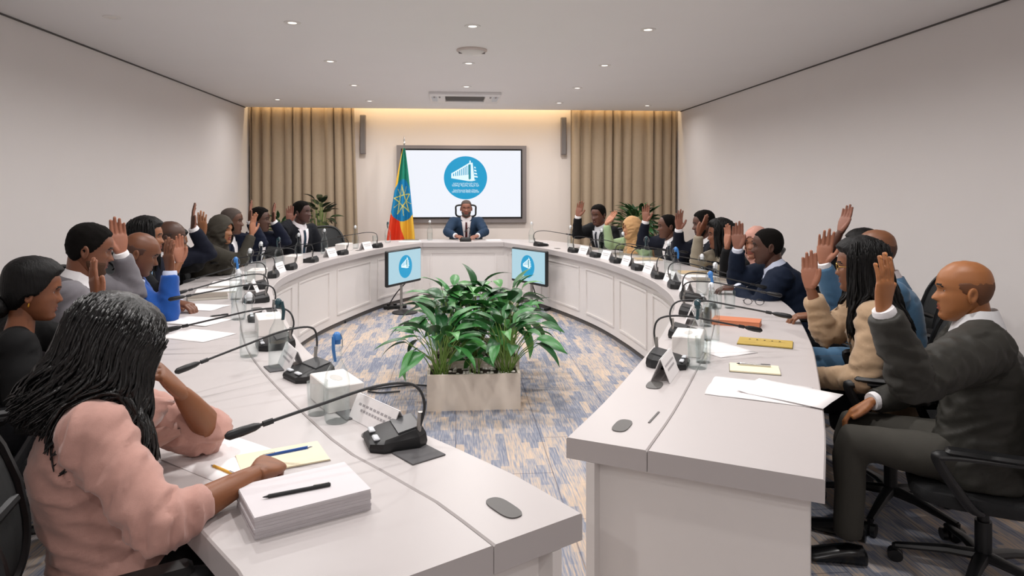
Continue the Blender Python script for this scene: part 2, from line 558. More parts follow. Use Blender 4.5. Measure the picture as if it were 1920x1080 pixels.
for j in range(NV):
    for i in range(NU):
        u, v = (i+.5)/NU, (j+.5)/NV
        du, dv = (u-.52)/.60, (v-.555)/.225
        if min(dist((u, v), s) for s in segs) < .024: c = 4
        elif min(dist((u, v), s) for s in rays) < .013: c = 4
        elif du*du+dv*dv < 1: c = 3
        elif v < .52 and u > .12+.1*v: c = 0
        elif v < .70: c = 1 if u < .3 else 0
        else:
            c = 2 if u < .38+(v-.75)*1.1 else 1
        mi.append(c)
fm.grid(rowsf, mi)
fo = fm.build('cloth', FM, fl, angle=180); solidify(fo, .003)

# ------------------------------------------------------------------ ceiling devices
ac = empty('ceiling_cassette', (.12, 9.12, CEIL))
tag(ac, 'square white ceiling air conditioner with a dark louvred grille', 'air conditioner')
frame_bars(-.46, .46, -.46, .46, .20, 0, .03)
pan = MB()
for sx, sy, cx, cy in ((.92, .18, 0, -.37), (.92, .18, 0, .37), (.2, .56, -.36, 0), (.2, .56, .36, 0)):
    pan.box((cx, cy, -.018), (sx, sy, .036), bev=.006)
pan.build('cassette_panel', mat('cassette_white', '#e6e4e4', .4), ac)
MB().box((0, 0, -.004), (.52, .56, .006)).build('grille_back', mat('grille_grey', '#55524f', .6), ac)
for k in range(9):
    MB().box((0, -.25+.0625*k, -.014), (.50, .010, .016)).build('slat', mat('grille_slat', '#8b8784', .5) if k == 0 else bpy.data.materials['grille_slat'], ac)
for sx in (-1, 1):
    MB().box((sx*.40, 0, -.038), (.07, .42, .005)).build('vane', mat('cassette_vane', '#c8ced6', .4) if sx < 0 else bpy.data.materials['cassette_vane'], ac)
    for k in range(2):
        MB().box((sx*(.33+.07*k), -.20, -.039), (.022, .10, .006)).build('clip', M_gmet, ac)
sp = empty('ceiling_detector', (.14, 6.02, CEIL))
tag(sp, 'white domed smoke detector in the middle of the ceiling', 'detector')
MB().lathe([(.135, 0), (.135, -.012), (.12, -.022)], 32, cap=False).build('base_ring', mat('detector_rim', '#d5c8c2', .5), sp)
MB().lathe([(.118, -.016), (.112, -.03), (.085, -.045), (.045, -.055), (.001, -.058)], 32, cap=False).build('dome', M_ring, sp)
for sx in (-1, 1):
    MB().box((sx*.10, -.03, -.035), (.03, .012, .014)).build('vent', M_gmet, sp)
th = empty('wall_control', (XR, 3.90, 1.12)); tag(th, 'small grey control unit with dark display on the right wall', 'wall control')
MB().box((-.012, 0, .06), (.024, .16, .16), bev=.006).build('housing', M_metal, th)
MB().box((-.026, 0, .085), (.004, .11, .07)).build('display', M_blackgl, th)

# ------------------------------------------------------------------ conference table
IL = [(.28, 1.495), (.15, 1.71), (.021, 1.878), (-.184, 2.171), (-.665, 3.117), (-1.005, 4.068), (-1.214, 4.678), (-1.345, 5.19), (-1.394, 5.823), (-1.315, 6.761), (-1.127, 7.55), (-.83, 8.45), (-.44, 9.15)]
IR = [(.318, 1.954), (.522, 2.316), (.842, 2.943), (1.049, 3.377), (1.326, 4.056), (1.437, 4.459), (1.497, 4.876), (1.53, 5.346), (1.49, 6.168), (1.364, 7.056), (1.06, 8.12), (.64, 9.12)]
TW = .68; TH = .06; TZ = .75
def arc(P):
    c = catmull([(x, y, 0) for x, y in P], 14)
    L = [0]
    for a, b in zip(c, c[1:]): L.append(L[-1]+(b-a).length)
    return c, L
def sampler(P, side):
    c, L = arc(P)
    def f(s):
        s = max(0, min(L[-1]-1e-6, s))
        i = max(k for k in range(len(L)-1) if L[k] <= s)
        t = (s-L[i])/(L[i+1]-L[i])
        p = c[i].lerp(c[i+1], t)
        a = c[max(0, i-3)]; b = c[min(len(c)-1, i+4)]
        tg = (b-a).normalized()
        n = V((tg.y, -tg.x, 0))*side
        return p, n, tg
    return f, L[-1]
fL, LL = sampler(IL, -1)
fR, LR = sampler(IR, 1)
HA, HB = V((-.44, 9.15, 0)), V((.64, 9.12, 0))
def fH(s):
    t = s/(HB-HA).length
    d = (HB-HA).normalized()
    return HA.lerp(HB, t), V((-d.y, d.x, 0)), d
HW = .56
def strip_solid(f, s0, s1, o0, o1, z0, z1, n, bev=0):
    """solid following the inner edge between offsets o0 and o1"""
    rings = []
    for k in range(n+1):
        p, nn, tg = f(s0+(s1-s0)*k/n)
        def q(o, z): return V((p.x+nn.x*o, p.y+nn.y*o, z))
        if bev:
            rings.append([q(o0, z0), q(o0, z1-bev), q(o0+bev, z1), q(o1-bev, z1), q(o1, z1-bev), q(o1, z0)])
        else:
            rings.append([q(o0, z0), q(o0, z1), q(o1, z1), q(o1, z0)])
    return MB().loft(rings)
M_port = mat('cable_port_grey', '#585654', .5)
M_seam = mat('seam_dark', '#a59d97', .7)
def table_section(f, s0, s1, w, lab, ports=(), ends=(), n=16, frames_n=2, first_off=0):
    p0, n0, t0 = f((s0+s1)/2)
    base = V((p0.x+n0.x*w/2, p0.y+n0.y*w/2, 0))
    r = empty('table_section', base); tag(r, lab, 'table', 'sections of the oval conference table')
    g = .0012
    strip_solid(f, s0+g, s1-g, 0, .235, TZ-TH, TZ, n, .004).build('cable_lid', M_white, r, origin=base, angle=30)
    strip_solid(f, s0+g, s1-g, .237, w, TZ-TH, TZ, n, .004).build('tabletop', M_white, r, origin=base, angle=30)
    strip_solid(f, s0, s1, .06, .085, .05, TZ-TH-.001, n).build('front_panel', M_whitep, r, origin=base, angle=30)
    strip_solid(f, s0, s1, .078, .10, .0, .052, n).build('plinth', M_dark, r, origin=base, angle=30)
    L = s1-s0
    for k in range(frames_n):
        a = s0+L*(k+.09)/frames_n; b = s0+L*(k+.91)/frames_n
        m = strip_solid(f, a, b, .048, .061, .60, .618, 8)
        m.merge(strip_solid(f, a, b, .048, .061, .13, .148, 8))
        m.merge(strip_solid(f, a, a+.018, .048, .061, .148, .60, 1))
        m.merge(strip_solid(f, b-.018, b, .048, .061, .148, .60, 1))
        m.build('panel_moulding', M_whitep, r, origin=base, angle=30)
    # leg panel across the table at each joint
    for s, thick in ((s0, .03), (s1-.03, .03)):
        if (s == s0 and 0 in ends) or (s != s0 and 1 in ends): continue
        strip_solid(f, s, s+thick, .10, w-.12, .0, TZ-TH-.001, 1).build('support', M_whitep, r, origin=base, smooth=False)
    if 0 in ends:
        strip_solid(f, s0+.05, s0+.09, .05, w-.035, .0, TZ-TH-.001, 1).build('end_panel', M_whitep, r, origin=base, smooth=False)
        strip_solid(f, s0+.09, s0+.14, w-.065, w-.035, .0, TZ-TH-.001, 1).build('end_return', M_whitep, r, origin=base, smooth=False)
    for s, o, ln, hw in ports:
        p, nn, tg = f(s); c = p+nn*o
        pts = []
        for k in range(28):
            a = 2*PI*k/28
            x = math.cos(a); y = math.sin(a)
            pts.append(c + tg*(math.copysign(abs(x)**.6, x)*ln) + nn*(math.copysign(abs(y)**.8, y)*hw))
        pm = MB().loft([[V((q.x, q.y, z)) for q in pts] for z in (TZ-.004, TZ+.003)])
        pm.build('cable_port', M_port, r, origin=base)
    return r
NSEC = 4
cutsL = [0, .275*LL, .50*LL, .745*LL, LL]
cutsR = [0, .27*LR, .50*LR, .74*LR, LR]
where = ['nearest the camera', 'second from the camera', 'third from the camera', 'joining the head of the table']
for i in range(NSEC):
    pl = [(.12, .13, .055, .024), (.70, .13, .05, .03)] if i == 0 else [(cutsL[i]+.8, .13, .05, .03)]
    table_section(fL, cutsL[i], cutsL[i+1], TW, 'white curved table section on the left wing, '+where[i], pl, (0,) if i == 0 else (), 18)
    pr = [(.16, .12, .055, .024), (.62, .12, .05, .028)] if i == 0 else [(cutsR[i]+.8, .13, .05, .03)]
    table_section(fR, cutsR[i], cutsR[i+1], TW, 'white curved table section on the right wing, '+where[i], pr, (0,) if i == 0 else (), 18)
# head section with mitred corner wedges in its top
hs = table_section(fH, 0, (HB-HA).length, HW, 'straight white table section at the head of the table', (), (), 2, 1)
def wedge(corner, nA, wA, nB, wB, name):
    P = [corner, corner+nA*wA, corner+(nA*wA+nB*wB)*.5*1.04, corner+nB*wB]
    if (P[1]-P[0]).cross(P[3]-P[0]).z < 0: P = [P[0], P[3], P[2], P[1]]
    MB().loft([[V((p.x, p.y, z)) for p in P] for z in (TZ-TH, TZ-.0008)]).build(name, M_white, hs, origin=hs.location, smooth=False)
    q = [corner+nA*.06, corner+nA*.10, corner+nB*.10, corner+nB*.06]
    if (q[1]-q[0]).cross(q[3]-q[0]).z < 0: q = q[::-1]
    MB().loft([[V((p.x, p.y, z)) for p in q] for z in (.0, TZ-TH-.001)]).build('corner_panel', M_whitep, hs, origin=hs.location, smooth=False)
nH = fH(0)[1]
wedge(HA, fL(LL)[1], TW, nH, HW, 'corner_top')
wedge(HB, fR(LR)[1], TW, nH, HW, 'corner_top')

# ------------------------------------------------------------------ floor monitors
def floor_monitor(c, face, lab, h0):
    """c: centre of the stand on the floor, face: angle the screen looks at"""
    r = empty('floor_monitor', c, face+PI/2); tag(r, lab, 'monitor', 'monitors on the floor inside the table')
    w, h = .70, .415
    z0 = h0
    MB().box((0, .02, z0+h/2), (w, .045, h), bev=.01).build('casing', M_black, r)
    MB().box((0, -.0045, z0+h/2+.006), (w-.04, .006, h-.05)).build('panel', emit('monitor_screen', '#bfe6f5', .85) if 'monitor_screen' not in bpy.data.materials else bpy.data.materials['monitor_screen'], r, smooth=False)
    emblem(r, .0, -.0085, z0+h/2+.0, .135, False)
    MB().tube([(0, .05, .02), (0, .05, z0+h/2)], .016, 10).build('post', M_metal, r)
    MB().lathe([(.15, 0), (.15, .012), (.05, .03), (.02, .045)], 24).build('base', M_black, r)
floor_monitor((-.60, 8.13, 0), math.radians(-30), 'floor monitor on a stand inside the table, on the left', .34)
floor_monitor((.86, 8.10, 0), math.radians(-150), 'floor monitor on a stand inside the table, on the right', .33)
def cable(name, pts, r, m, lab, n=6):
    o = MB().tube(catmull(pts, 8), r, n).build(name, m, None)
    tag(o, lab, 'cable'); return o
cable('cable', [(-.58, 8.2, .36), (-.72, 8.26, .2), (-.82, 8.32, .012), (-.72, 8.4, .012), (-.66, 8.25, .012)], .007, M_black, 'black cable trailing from the left floor monitor')
cable('cable', [(.9, 8.15, .36), (.97, 8.2, .15), (1.0, 8.24, .012), (.86, 8.27, .012), (.76, 8.2, .012), (.9, 8.1, .012), (1.02, 8.2, .03)], .007, M_black, 'black cable coiled under the right floor monitor')
cable('cable_conduit', [(1.06, 8.12, .012), (1.12, 8.15, .03), (1.14, 8.16, .1), (1.14, 8.16, .32)], .018, M_black, 'thick black cable conduit rising at the right table panel')
cable('cable', [(-.4, 4.95, .012), (-.55, 4.93, .012), (-.62, 5.0, .012), (-.35, 5.1, .012), (-.15, 5.06, .012)], .007, M_black, 'thin black cable loop on the carpet left of the planters')
ps = empty('power_strip', (-.74, 8.42, 0), .3); tag(ps, 'black power strip on the floor behind the left floor monitor', 'power strip')
MB().box((0, 0, .022), (.28, .06, .044), bev=.008).build('housing', M_black, ps)
for k in range(3): MB().box((-.08+.08*k, 0, .055), (.04, .035, .024), bev=.005).build('plug', M_blackgl, ps)

# ------------------------------------------------------------------ planters and plants
M_plant = mat('planter_cream', '#d8ccbf', .6, var=.05, vscale=5)
M_soil = mat('planter_soil', '#3a2f26', .95, bump=.5, bscale=80)
M_peb = mat('white_pebble', '#e8e2da', .6)
def planter(x, y, sx, sy, h, lab):
    r = empty('planter_box', (x, y, 0)); tag(r, lab, 'planter', 'planter boxes')
    t = .018; mb = MB()
    mb.box((0, -sy/2+t/2, h/2), (sx, t, h)); mb.box((0, sy/2-t/2, h/2), (sx, t, h))
    mb.box((-sx/2+t/2, 0, h/2), (t, sy-2*t, h)); mb.box((sx/2-t/2, 0, h/2), (t, sy-2*t, h)); mb.box((0, 0, .01), (sx-2*t, sy-2*t, .02))
    mb.build('box', M_plant, r, smooth=False)
    MB().box((0, 0, h-.05), (sx-2*t, sy-2*t, .05)).build('soil', M_soil, r, smooth=False)
    rnd = random.Random(int(y*100)); pb = MB()
    for _ in range(90):
        pb.sphere((rnd.uniform(-sx/2+.03, sx/2-.03), rnd.uniform(-sy/2+.03, sy/2-.03), h-.022), (rnd.uniform(.008, .016), rnd.uniform(.008, .016), .008), 7, 5)
    o = pb.build('pebbles', M_peb, r); o['kind'] = 'stuff'
    return r
PL = [(.12, 4.66, 'cream planter box nearest the camera'), (.15, 5.08, 'second cream planter box behind the front one'), (.17, 5.50, 'third cream planter box, hidden under foliage')]
for x, y, lab in PL: planter(x, y, .62, .27, .237, lab)

M_leaf = [mat('leaf_green_%d' % k, c, .38, var=.18, vscale=14, bump=.1, bscale=30) for k, c in enumerate(('#2c6431', '#3a7a3c', '#21502a', '#4b8a43'))]
M_stem = mat('stem_green', '#6d8b3f', .5)
M_rub = [mat('rubber_leaf_%d' % k, c, .3, var=.12, vscale=10) for k, c in enumerate(('#22301f', '#2c3b26'))]
def leaf_mesh(name, m, w=.30, bend=.5, wave=0):
    """unit leaf along +Y, with folded midrib, pointed tip and drooping curve"""
    rows = []; n = 8
    for i in range(n+1):
        t = i/n
        ww = w*.5*(math.sin(PI*min(1, t*.97+.03)**.72)**.9)
        if i == n: ww = .002
        y = math.sin(t*bend)/bend if bend > 1e-3 else t
        z = -(1-math.cos(t*bend))/bend if bend > 1e-3 else 0
        k = .28*ww+wave*math.sin(t*9)*ww
        rows.append([V((-ww, y, z+k)), V((-ww*.5, y, z+k*.42)), V((0, y, z)), V((ww*.5, y, z+k*.42)), V((ww, y, z+k))])
    return MB().grid(rows).mesh(name, m, True, 180)
LEAVES = [leaf_mesh('leaf', M_leaf[k % 4], .34+.04*(k % 3), .6+.25*(k % 4), .12*(k % 2)) for k in range(8)]
def leafy(root, rnd, n, h, spread, lmesh, lsize, stemr, z0, mstem, tilt=(.5, .95), upper=.0):
    stems = MB()
    for k in range(n):
        az = 2*PI*k*.382+rnd.uniform(-.3, .3)
        q = (k+.5)/n
        out = spread*(.25+.75*q)*rnd.uniform(.8, 1.15)
        hh = h*(1-.42*q**1.3)*rnd.uniform(.85, 1.1)
        d = V((math.cos(az), math.sin(az), 0))
        b = V((rnd.uniform(-.03, .03), rnd.uniform(-.03, .03), z0))+d*.015
        e = V((0, 0, z0))+d*out*.62+V((0, 0, hh))
        m1 = b.lerp(e, .5)+V((0, 0, hh*.16))
        stems.tube([b, b.lerp(m1, .6)+V((0, 0, .01)), m1, e], [stemr, stemr*.9, stemr*.8, stemr*.55], 5)
        ldir = (d*math.cos(.9-tilt[0]*q)+V((0, 0, 1))*math.sin(.9-tilt[1]*q*1.2)+V((rnd.uniform(-.25, .25), rnd.uniform(-.25, .25), rnd.uniform(-.1, .15)))).normalized()
        sz = lsize*rnd.uniform(.75, 1.15)
        y = ldir; x = y.cross(V((0, 0, 1))); x = x.normalized() if x.length > .05 else V((1, 0, 0))
        zz = x.cross(y)
        M = Matrix((x, y, zz)).transposed().to_4x4()
        M = Matrix.Translation(e) @ M @ Matrix.Rotation(rnd.uniform(-.5, .5), 4, 'Y') @ Matrix.Scale(sz, 4)
        o = bpy.data.objects.new('leaf', rnd.choice(lmesh)); COL.objects.link(o); o.parent = root; o.matrix_local = M
    stems.build('stems', mstem, root)
rnd = random.Random(11)
plants = [(-.10, 4.64, 36, .34, .44, .23, 'leafy peace lily clump at the left end of the front planter'), (.34, 4.66, 36, .35, .42, .23, 'leafy peace lily clump at the right end of the front planter'),
          (.125, 4.62, 7, .16, .12, .13, 'small peace lily shoot in the middle of the front planter'),
          (-.06, 5.08, 32, .42, .42, .24, 'peace lily in the left end of the second planter'), (.38, 5.08, 32, .42, .42, .24, 'peace lily in the right end of the second planter'), (.15, 5.12, 26, .46, .34, .24, 'peace lily in the middle of the second planter'),
          (-.02, 5.5, 30, .46, .44, .24, 'peace lily in the left end of the third planter'), (.40, 5.5, 30, .45, .44, .24, 'peace lily in the right end of the third planter'), (.18, 5.52, 18, .50, .30, .24, 'tall peace lily in the middle of the third planter')]
for x, y, n, h, s, ls, lab in plants:
    r = empty('peace_lily', (x, y, .205)); tag(r, lab, 'plant', 'peace lilies in the planters')
    leafy(r, rnd, n, h, s, LEAVES, ls, .004, 0, M_stem)
    if 'tall' in lab:
        o = bpy.data.objects.new('leaf', LEAVES[2]); COL.objects.link(o); o.parent = r
        o.matrix_local = Matrix.Translation((-.04, 0, .47)) @ Matrix.Rotation(math.radians(80), 4, 'X') @ Matrix.Rotation(.9, 4, 'Y') @ Matrix.Scale(.24, 4)
        MB().tube([(0, 0, 0), (-.01, 0, .3), (-.04, 0, .48)], .004, 5).build('flower_stalk', M_stem, r)
M_pot = mat('pot_dark', '#3c3a38', .5)
M_dkg = [mat('dark_leaf_%d' % k, c, .4, var=.15, vscale=10) for k, c in enumerate(('#1f4423', '#2a5a2c'))]
RUB = [leaf_mesh('leaf', M_rub[k % 2], .42, .3+.3*k, 0) for k in range(3)]
DKG = [leaf_mesh('leaf', M_dkg[k % 2], .32, .4+.3*k, .1) for k in range(3)]
def potted(x, y, lab, h, spread, n, ls, lm, z0=.55):
    r = empty('potted_plant', (x, y, 0)); tag(r, lab, 'plant', 'potted plants by the curtains')
    MB().lathe([(.11, 0), (.15, .02), (.17, .34), (.175, .36), (.155, .36), (.15, .32), (.001, .32)], 22, cap=False).build('pot', M_pot, r)
    MB().tube([(0, 0, .3), (.01, 0, .6), (0, .01, z0+.25)], .014, 7).build('trunk', mat('trunk_brown', '#5a4634', .8) if 'trunk_brown' not in bpy.data.materials else bpy.data.materials['trunk_brown'], r)
    leafy(r, rnd, n, h, spread, lm, ls, .005, z0, M_stem, (.6, .9))
potted(-1.99, 10.2, 'dark broad-leaved rubber plant before the left curtain', .78, .30, 34, .20, RUB, .5)
potted(-2.45, 9.75, 'green bushy plant behind the left row of seats', .55, .28, 36, .16, DKG, .5)
potted(2.62, 9.75, 'dense green plant before the right curtain', .72, .50, 110, .22, DKG, .42)

# ------------------------------------------------------------------ office chair
M_mesh = mat('chair_mesh', '#2b2d2e', .8, bump=.5, bscale=700)
M_seat = mat('chair_seat', '#17181a', .85, bump=.2, bscale=300)
M_chf = mat('chair_frame', '#1b1c1e', .38)
def make_chair():
    r = empty('office_chair')
    # seat cushion
    rings = []
    for z, k in ((.385, .88), (.40, .98), (.43, 1.0), (.45, .97), (.455, .85)):
        rings.append([V((.245*k*math.copysign(abs(math.cos(a))**.55, math.cos(a)), .02+.235*k*math.copysign(abs(math.sin(a))**.55, math.sin(a)), z-.012*max(0, math.sin(a))**2)) for a in [2*PI*j/36 for j in range(36)]])
    MB().loft(rings).build('seat', M_seat, r)
    # back: outline on a curved sheet, y = -depth
    def bp(u, v):    # u -1..1 across, v 0..1 up
        w = .20+.035*math.sin(PI*min(1, v*.9+.1))-.045*max(0, v-.75)
        x = u*w
        z = .50+.47*v
        y = -.215 - .13*v**1.3 + .035*math.sin(PI*v*.9) - .0 + .05*(u*u) 
        return V((x, y, z))
    rows = [[bp(-.93+1.86*i/12, .03+.93*j/14) for i in range(13)] for j in range(15)]
    mo = MB().grid(rows).build('mesh_back', M_mesh, r, angle=180); solidify(mo, .006)
    out = []
    for k in range(48):
        a = 2*PI*k/48
        cx, cy = math.cos(a), math.sin(a)
        out.append(bp(math.copysign(abs(cx)**.45, cx), .5+.5*math.copysign(abs(cy)**.45, cy)))
    out.append(out[0]); out.append(out[1])
    MB().tube(out, .015, 8, cap=False).build('back_frame', M_chf, r)
    MB().tube([bp(0, .5)+V((0, -.035, 0)), bp(0, .2)+V((0, -.05, 0)), V((0, -.24, .45)), V((0, -.16, .385)), V((0, .0, .375))], [.02, .026, .03, .03, .03], 8).build('back_spine', M_chf, r)
    MB().tube([bp(-.9, .42), bp(0, .40)+V((0, -.03, 0)), bp(.9, .42)], [.014, .02, .014], 8).build('lumbar_bar', M_chf, r)
    for s in (-1, 1):
        P = catmull([V((s*.245, -.20, .56)), V((s*.285, -.17, .645)), V((s*.30, .0, .655)), V((s*.30, .15, .645)), V((s*.295, .175, .615)), V((s*.265, .09, .45)), V((s*.235, .05, .40)), V((s*.16, .03, .385))], 5)
        MB().tube(P, .016, 8, flat=1.3).build('armrest', M_chf, r)
        MB().box((s*.30, .03, .667), (.062, .25, .022), bev=.01).build('arm_pad', M_black, r)
    MB().lathe([(.028, .09), (.028, .26), (.02, .26), (.02, .37), (.06, .37), (.06, .385)], 18).build('gas_lift', M_chf, r)
    MB().box((0, 0, .378), (.20, .22, .03), bev=.008).build('tilt_mechanism', M_chf, r)
    for k in range(5):
        a = 2*PI*k/5+.3; d = V((math.cos(a), math.sin(a), 0))
        leg = MB().tube([V((0, 0, .105)), d*.12+V((0, 0, .10)), d*.29+V((0, 0, .07))], [.03, .024, .016], 8, flat=.8).build('base_leg', M_chf, r)
        n = V((-d.y, d.x, 0)); c = d*.29
        ca = MB()
        for q in (-.014, .014):
            ca.tube([c+n*(q-.009)+V((0, 0, .027)), c+n*(q+.009)+V((0, 0, .027))], .027, 14)
        ca.tube([c+V((0, 0, .05)), c+V((0, 0, .075))], .012, 8).build('caster', M_black, leg)
    return r
chair0 = make_chair()
chair_used = [False]
def chair(x, y, ang, lab):
    o = copy_tree(chair0) if chair_used[0] else chair0
    chair_used[0] = True
    o.location = (x, y, 0); o.rotation_euler = (0, 0, ang-PI/2)
    tag(o, lab, 'chair', 'black office chairs round the table')
    return o

# ------------------------------------------------------------------ people
def g(x, s): return math.exp(-(x/s)**2)
def sm(x): x = max(0, min(1, x)); return x*x*(3-2*x)
HEADP = [(-.120, .004, .062, .035), (-.116, .030, .078, .018), (-.105, .043, .086, .0), (-.09, .053, .089, -.03), (-.07, .0625, .090, -.052), (-.045, .069, .091, -.072), (-.02, .073, .091, -.088), (0, .0745, .090, -.096), (.02, .0755, .093, -.100), (.05, .0745, .089, -.098), (.08, .066, .074, -.088), (.10, .051, .053, -.068), (.112, .033, .031, -.045), (.118, .004, .0, -.010)]
def hprof(z):
    for i in range(len(HEADP)-1):
        a, b = HEADP[i], HEADP[i+1]
        if z <= b[0]:
            t = max(0, (z-a[0])/(b[0]-a[0]))
            # smooth (catmull) interpolation
            p = HEADP[max(0, i-1)]; q = HEADP[min(len(HEADP)-1, i+2)]
            return [.5*((2*b1)+(c1-a1)*t+(2*a1-5*b1+4*c1-d1)*t*t+(3*b1-a1-3*c1+d1)*t**3) for a1, b1, c1, d1 in zip(p[1:], a[1:], b[1:], q[1:])]
    return list(HEADP[-1][1:])
HU, HV = 64, 48
HZ = [-.1195+.237*(.5-.5*math.cos(PI*(.06+.88*j/(HV-1))))/(1) for j in range(HV)]
_lo, _hi = HZ[0], HZ[-1]
HZ = [-.1195+(z-_lo)/(_hi-_lo)*.237 for z in HZ]
HA_ = [(lambda t: t-.42*math.sin(t))(2*PI*i/HU) for i in range(HU)]
def head_grid(fem=False, off=None):
    """rows of points; off(a, z, p) pushes a point outwards"""
    rows = []
    for z in HZ:
        w, f, b = hprof(z)
        w = max(w, .002)
        if fem and z < 0: w *= 1-.10*sm(-z/.10)
        c, h = (f+b)/2, (f-b)/2
        r = []
        for a in HA_:
            ca, sa = math.cos(a), math.sin(a)
            x = w*math.copysign(abs(sa)**.92, sa); y = c+h*math.copysign(abs(ca)**.95, ca)
            if ca > 0:
                k = sm(ca*2); ax = abs(x); d = 0
                nz = (sm((.014-z)/.046)**1.3 if z > -.032 else sm((z+.046)/.014))
                d += (.022 if not fem else .018)*nz*g(x, .011+.006*nz)
                d += .007*g(ax-.014, .006)*g(z+.033, .007)
                d -= .011*g(ax-.031, .014)*g(z-.004, .011)
                d += .005*g(z-.024, .008)*g(ax-.025, .03)
                d += .004*g(ax-.046, .016)*g(z+.022, .016)
                d += .006*g(x, .021)*(g(z+.057, .005)+1.1*g(z+.070, .0055))-.003*g(z+.0635, .0028)*g(x, .024)
                d += .005*g(x, .018)*g(z+.100, .012)-.004*g(z+.083, .006)*g(x, .02)
                d += .003*g(z-.06, .03)*g(x, .05)
                y += d*k
            p = V((x, y, z))
            if off:
                o = off(a if a <= PI else 2*PI-a, z, p)
                q = V((x, y+.005, z*.8)); q = q.normalized() if q.length > 1e-6 else V((0, 0, 1))
                p = p+q*o
            r.append(p)
        rows.append(r)
    return rows
def head_mb(fem=False, off=None, feat=True):
    rows = head_grid(fem, off); mb = MB(); n = HU
    vs = [p for r in rows for p in r]; fs = []; mi = []
    for i in range(HV-1):
        for j in range(n):
            k = (j+1) % n
            fs.append((i*n+j, i*n+k, (i+1)*n+k, (i+1)*n+j))
            m = 0
            if feat:
                c = (rows[i][j]+rows[i+1][k])*.5; ax = abs(c.x)
                if c.y > .05:
                    if ax < .023-.25*abs(c.z+.064) and -.0755 < c.z < -.0525: m = 1
                    if .014 < ax < .047 and abs(c.z-(.0255-.25*max(0, ax-.034))) < .0042: m = 2
            mi.append(m)
    b = len(vs); vs += [sum(rows[0], V())/n, sum(rows[-1], V())/n]
    fs += [(b, (j+1) % n, j) for j in range(n)]; mi += [0]*n
    s = (HV-1)*n
    fs += [(b+1, s+j, s+(j+1) % n) for j in range(n)]; mi += [0]*n
    return mb.add(vs, fs, mi)
def ear_mb(s):
    mb = MB(); nu, nv = 16, 10
    rings = []
    for i in range(nv+1):
        a = -PI/2+PI*i/nv; ring = []
        for j in range(nu):
            b = 2*PI*j/nu
            x, y, z = math.cos(a)*math.cos(b), math.cos(a)*math.sin(b), math.sin(a)
            rr = math.hypot(y, z)
            lob = 1-.25*max(0, -z)
            out = x*.009
            if x > 0: out = x*.009+.006-.012*math.exp(-(rr/.55)**2)
            ring.append(V((s*(out+.004), y*.0185*lob, z*.031)))
        rings.append(ring if s > 0 else ring[::-1])
    mb.loft(rings)
    M = Matrix.Translation((s*.0725, -.010, -.010)) @ Matrix.Rotation(s*-.35, 4, 'Z') @ Matrix.Rotation(.18, 4, 'X')
    return MB().merge(mb, M)
EARS = [ear_mb(1), ear_mb(-1)]
HEADS = {f: head_mb(f) for f in (False, True)}

def hairline(a, recede=0):
    d = math.degrees(a)
    P = [(0, .072+recede), (35, .070+recede*.8), (52, .055+recede*.4), (66, .02), (80, -.012), (95, -.015), (112, -.045), (140, -.07), (180, -.075)]
    for (a0, z0), (a1, z1) in zip(P, P[1:]):
        if d <= a1: return z0+(z1-z0)*(d-a0)/(a1-a0)
    return P[-1][1]
def hair_off(thick, recede=0, top=1.0, rough=.0, bald=False):
    def f(a, z, p):
        m = sm((z-hairline(a, recede))/.014+.3)
        if bald: m *= sm((.058+.012*noise.noise(p*60)-z)/.03)*sm((math.degrees(a)-58+10*noise.noise(p*70))/16)
        t = thick*(1+(top-1)*sm((z-.03)/.07))
        return (t+rough*noise.noise(p*140)+rough*.8*noise.noise(p*55))*m-.010*(1-m)
    return f
def beard_off(thick):
    def f(a, z, p):
        d = math.degrees(a)
        m = sm((-.040-z-.0004*max(0, 30-d)*0)/.012)*sm((105-d)/12)
        if d < 60: m *= max(sm((-.076-z)/.006), sm((abs(p.x)-.024)/.008), .8*g(z+.047, .0055)*(1 if abs(p.x) < .03 else 0))
        m *= sm((p.y+.02)/.03)
        return thick*m-.006*(1-m)
    return f

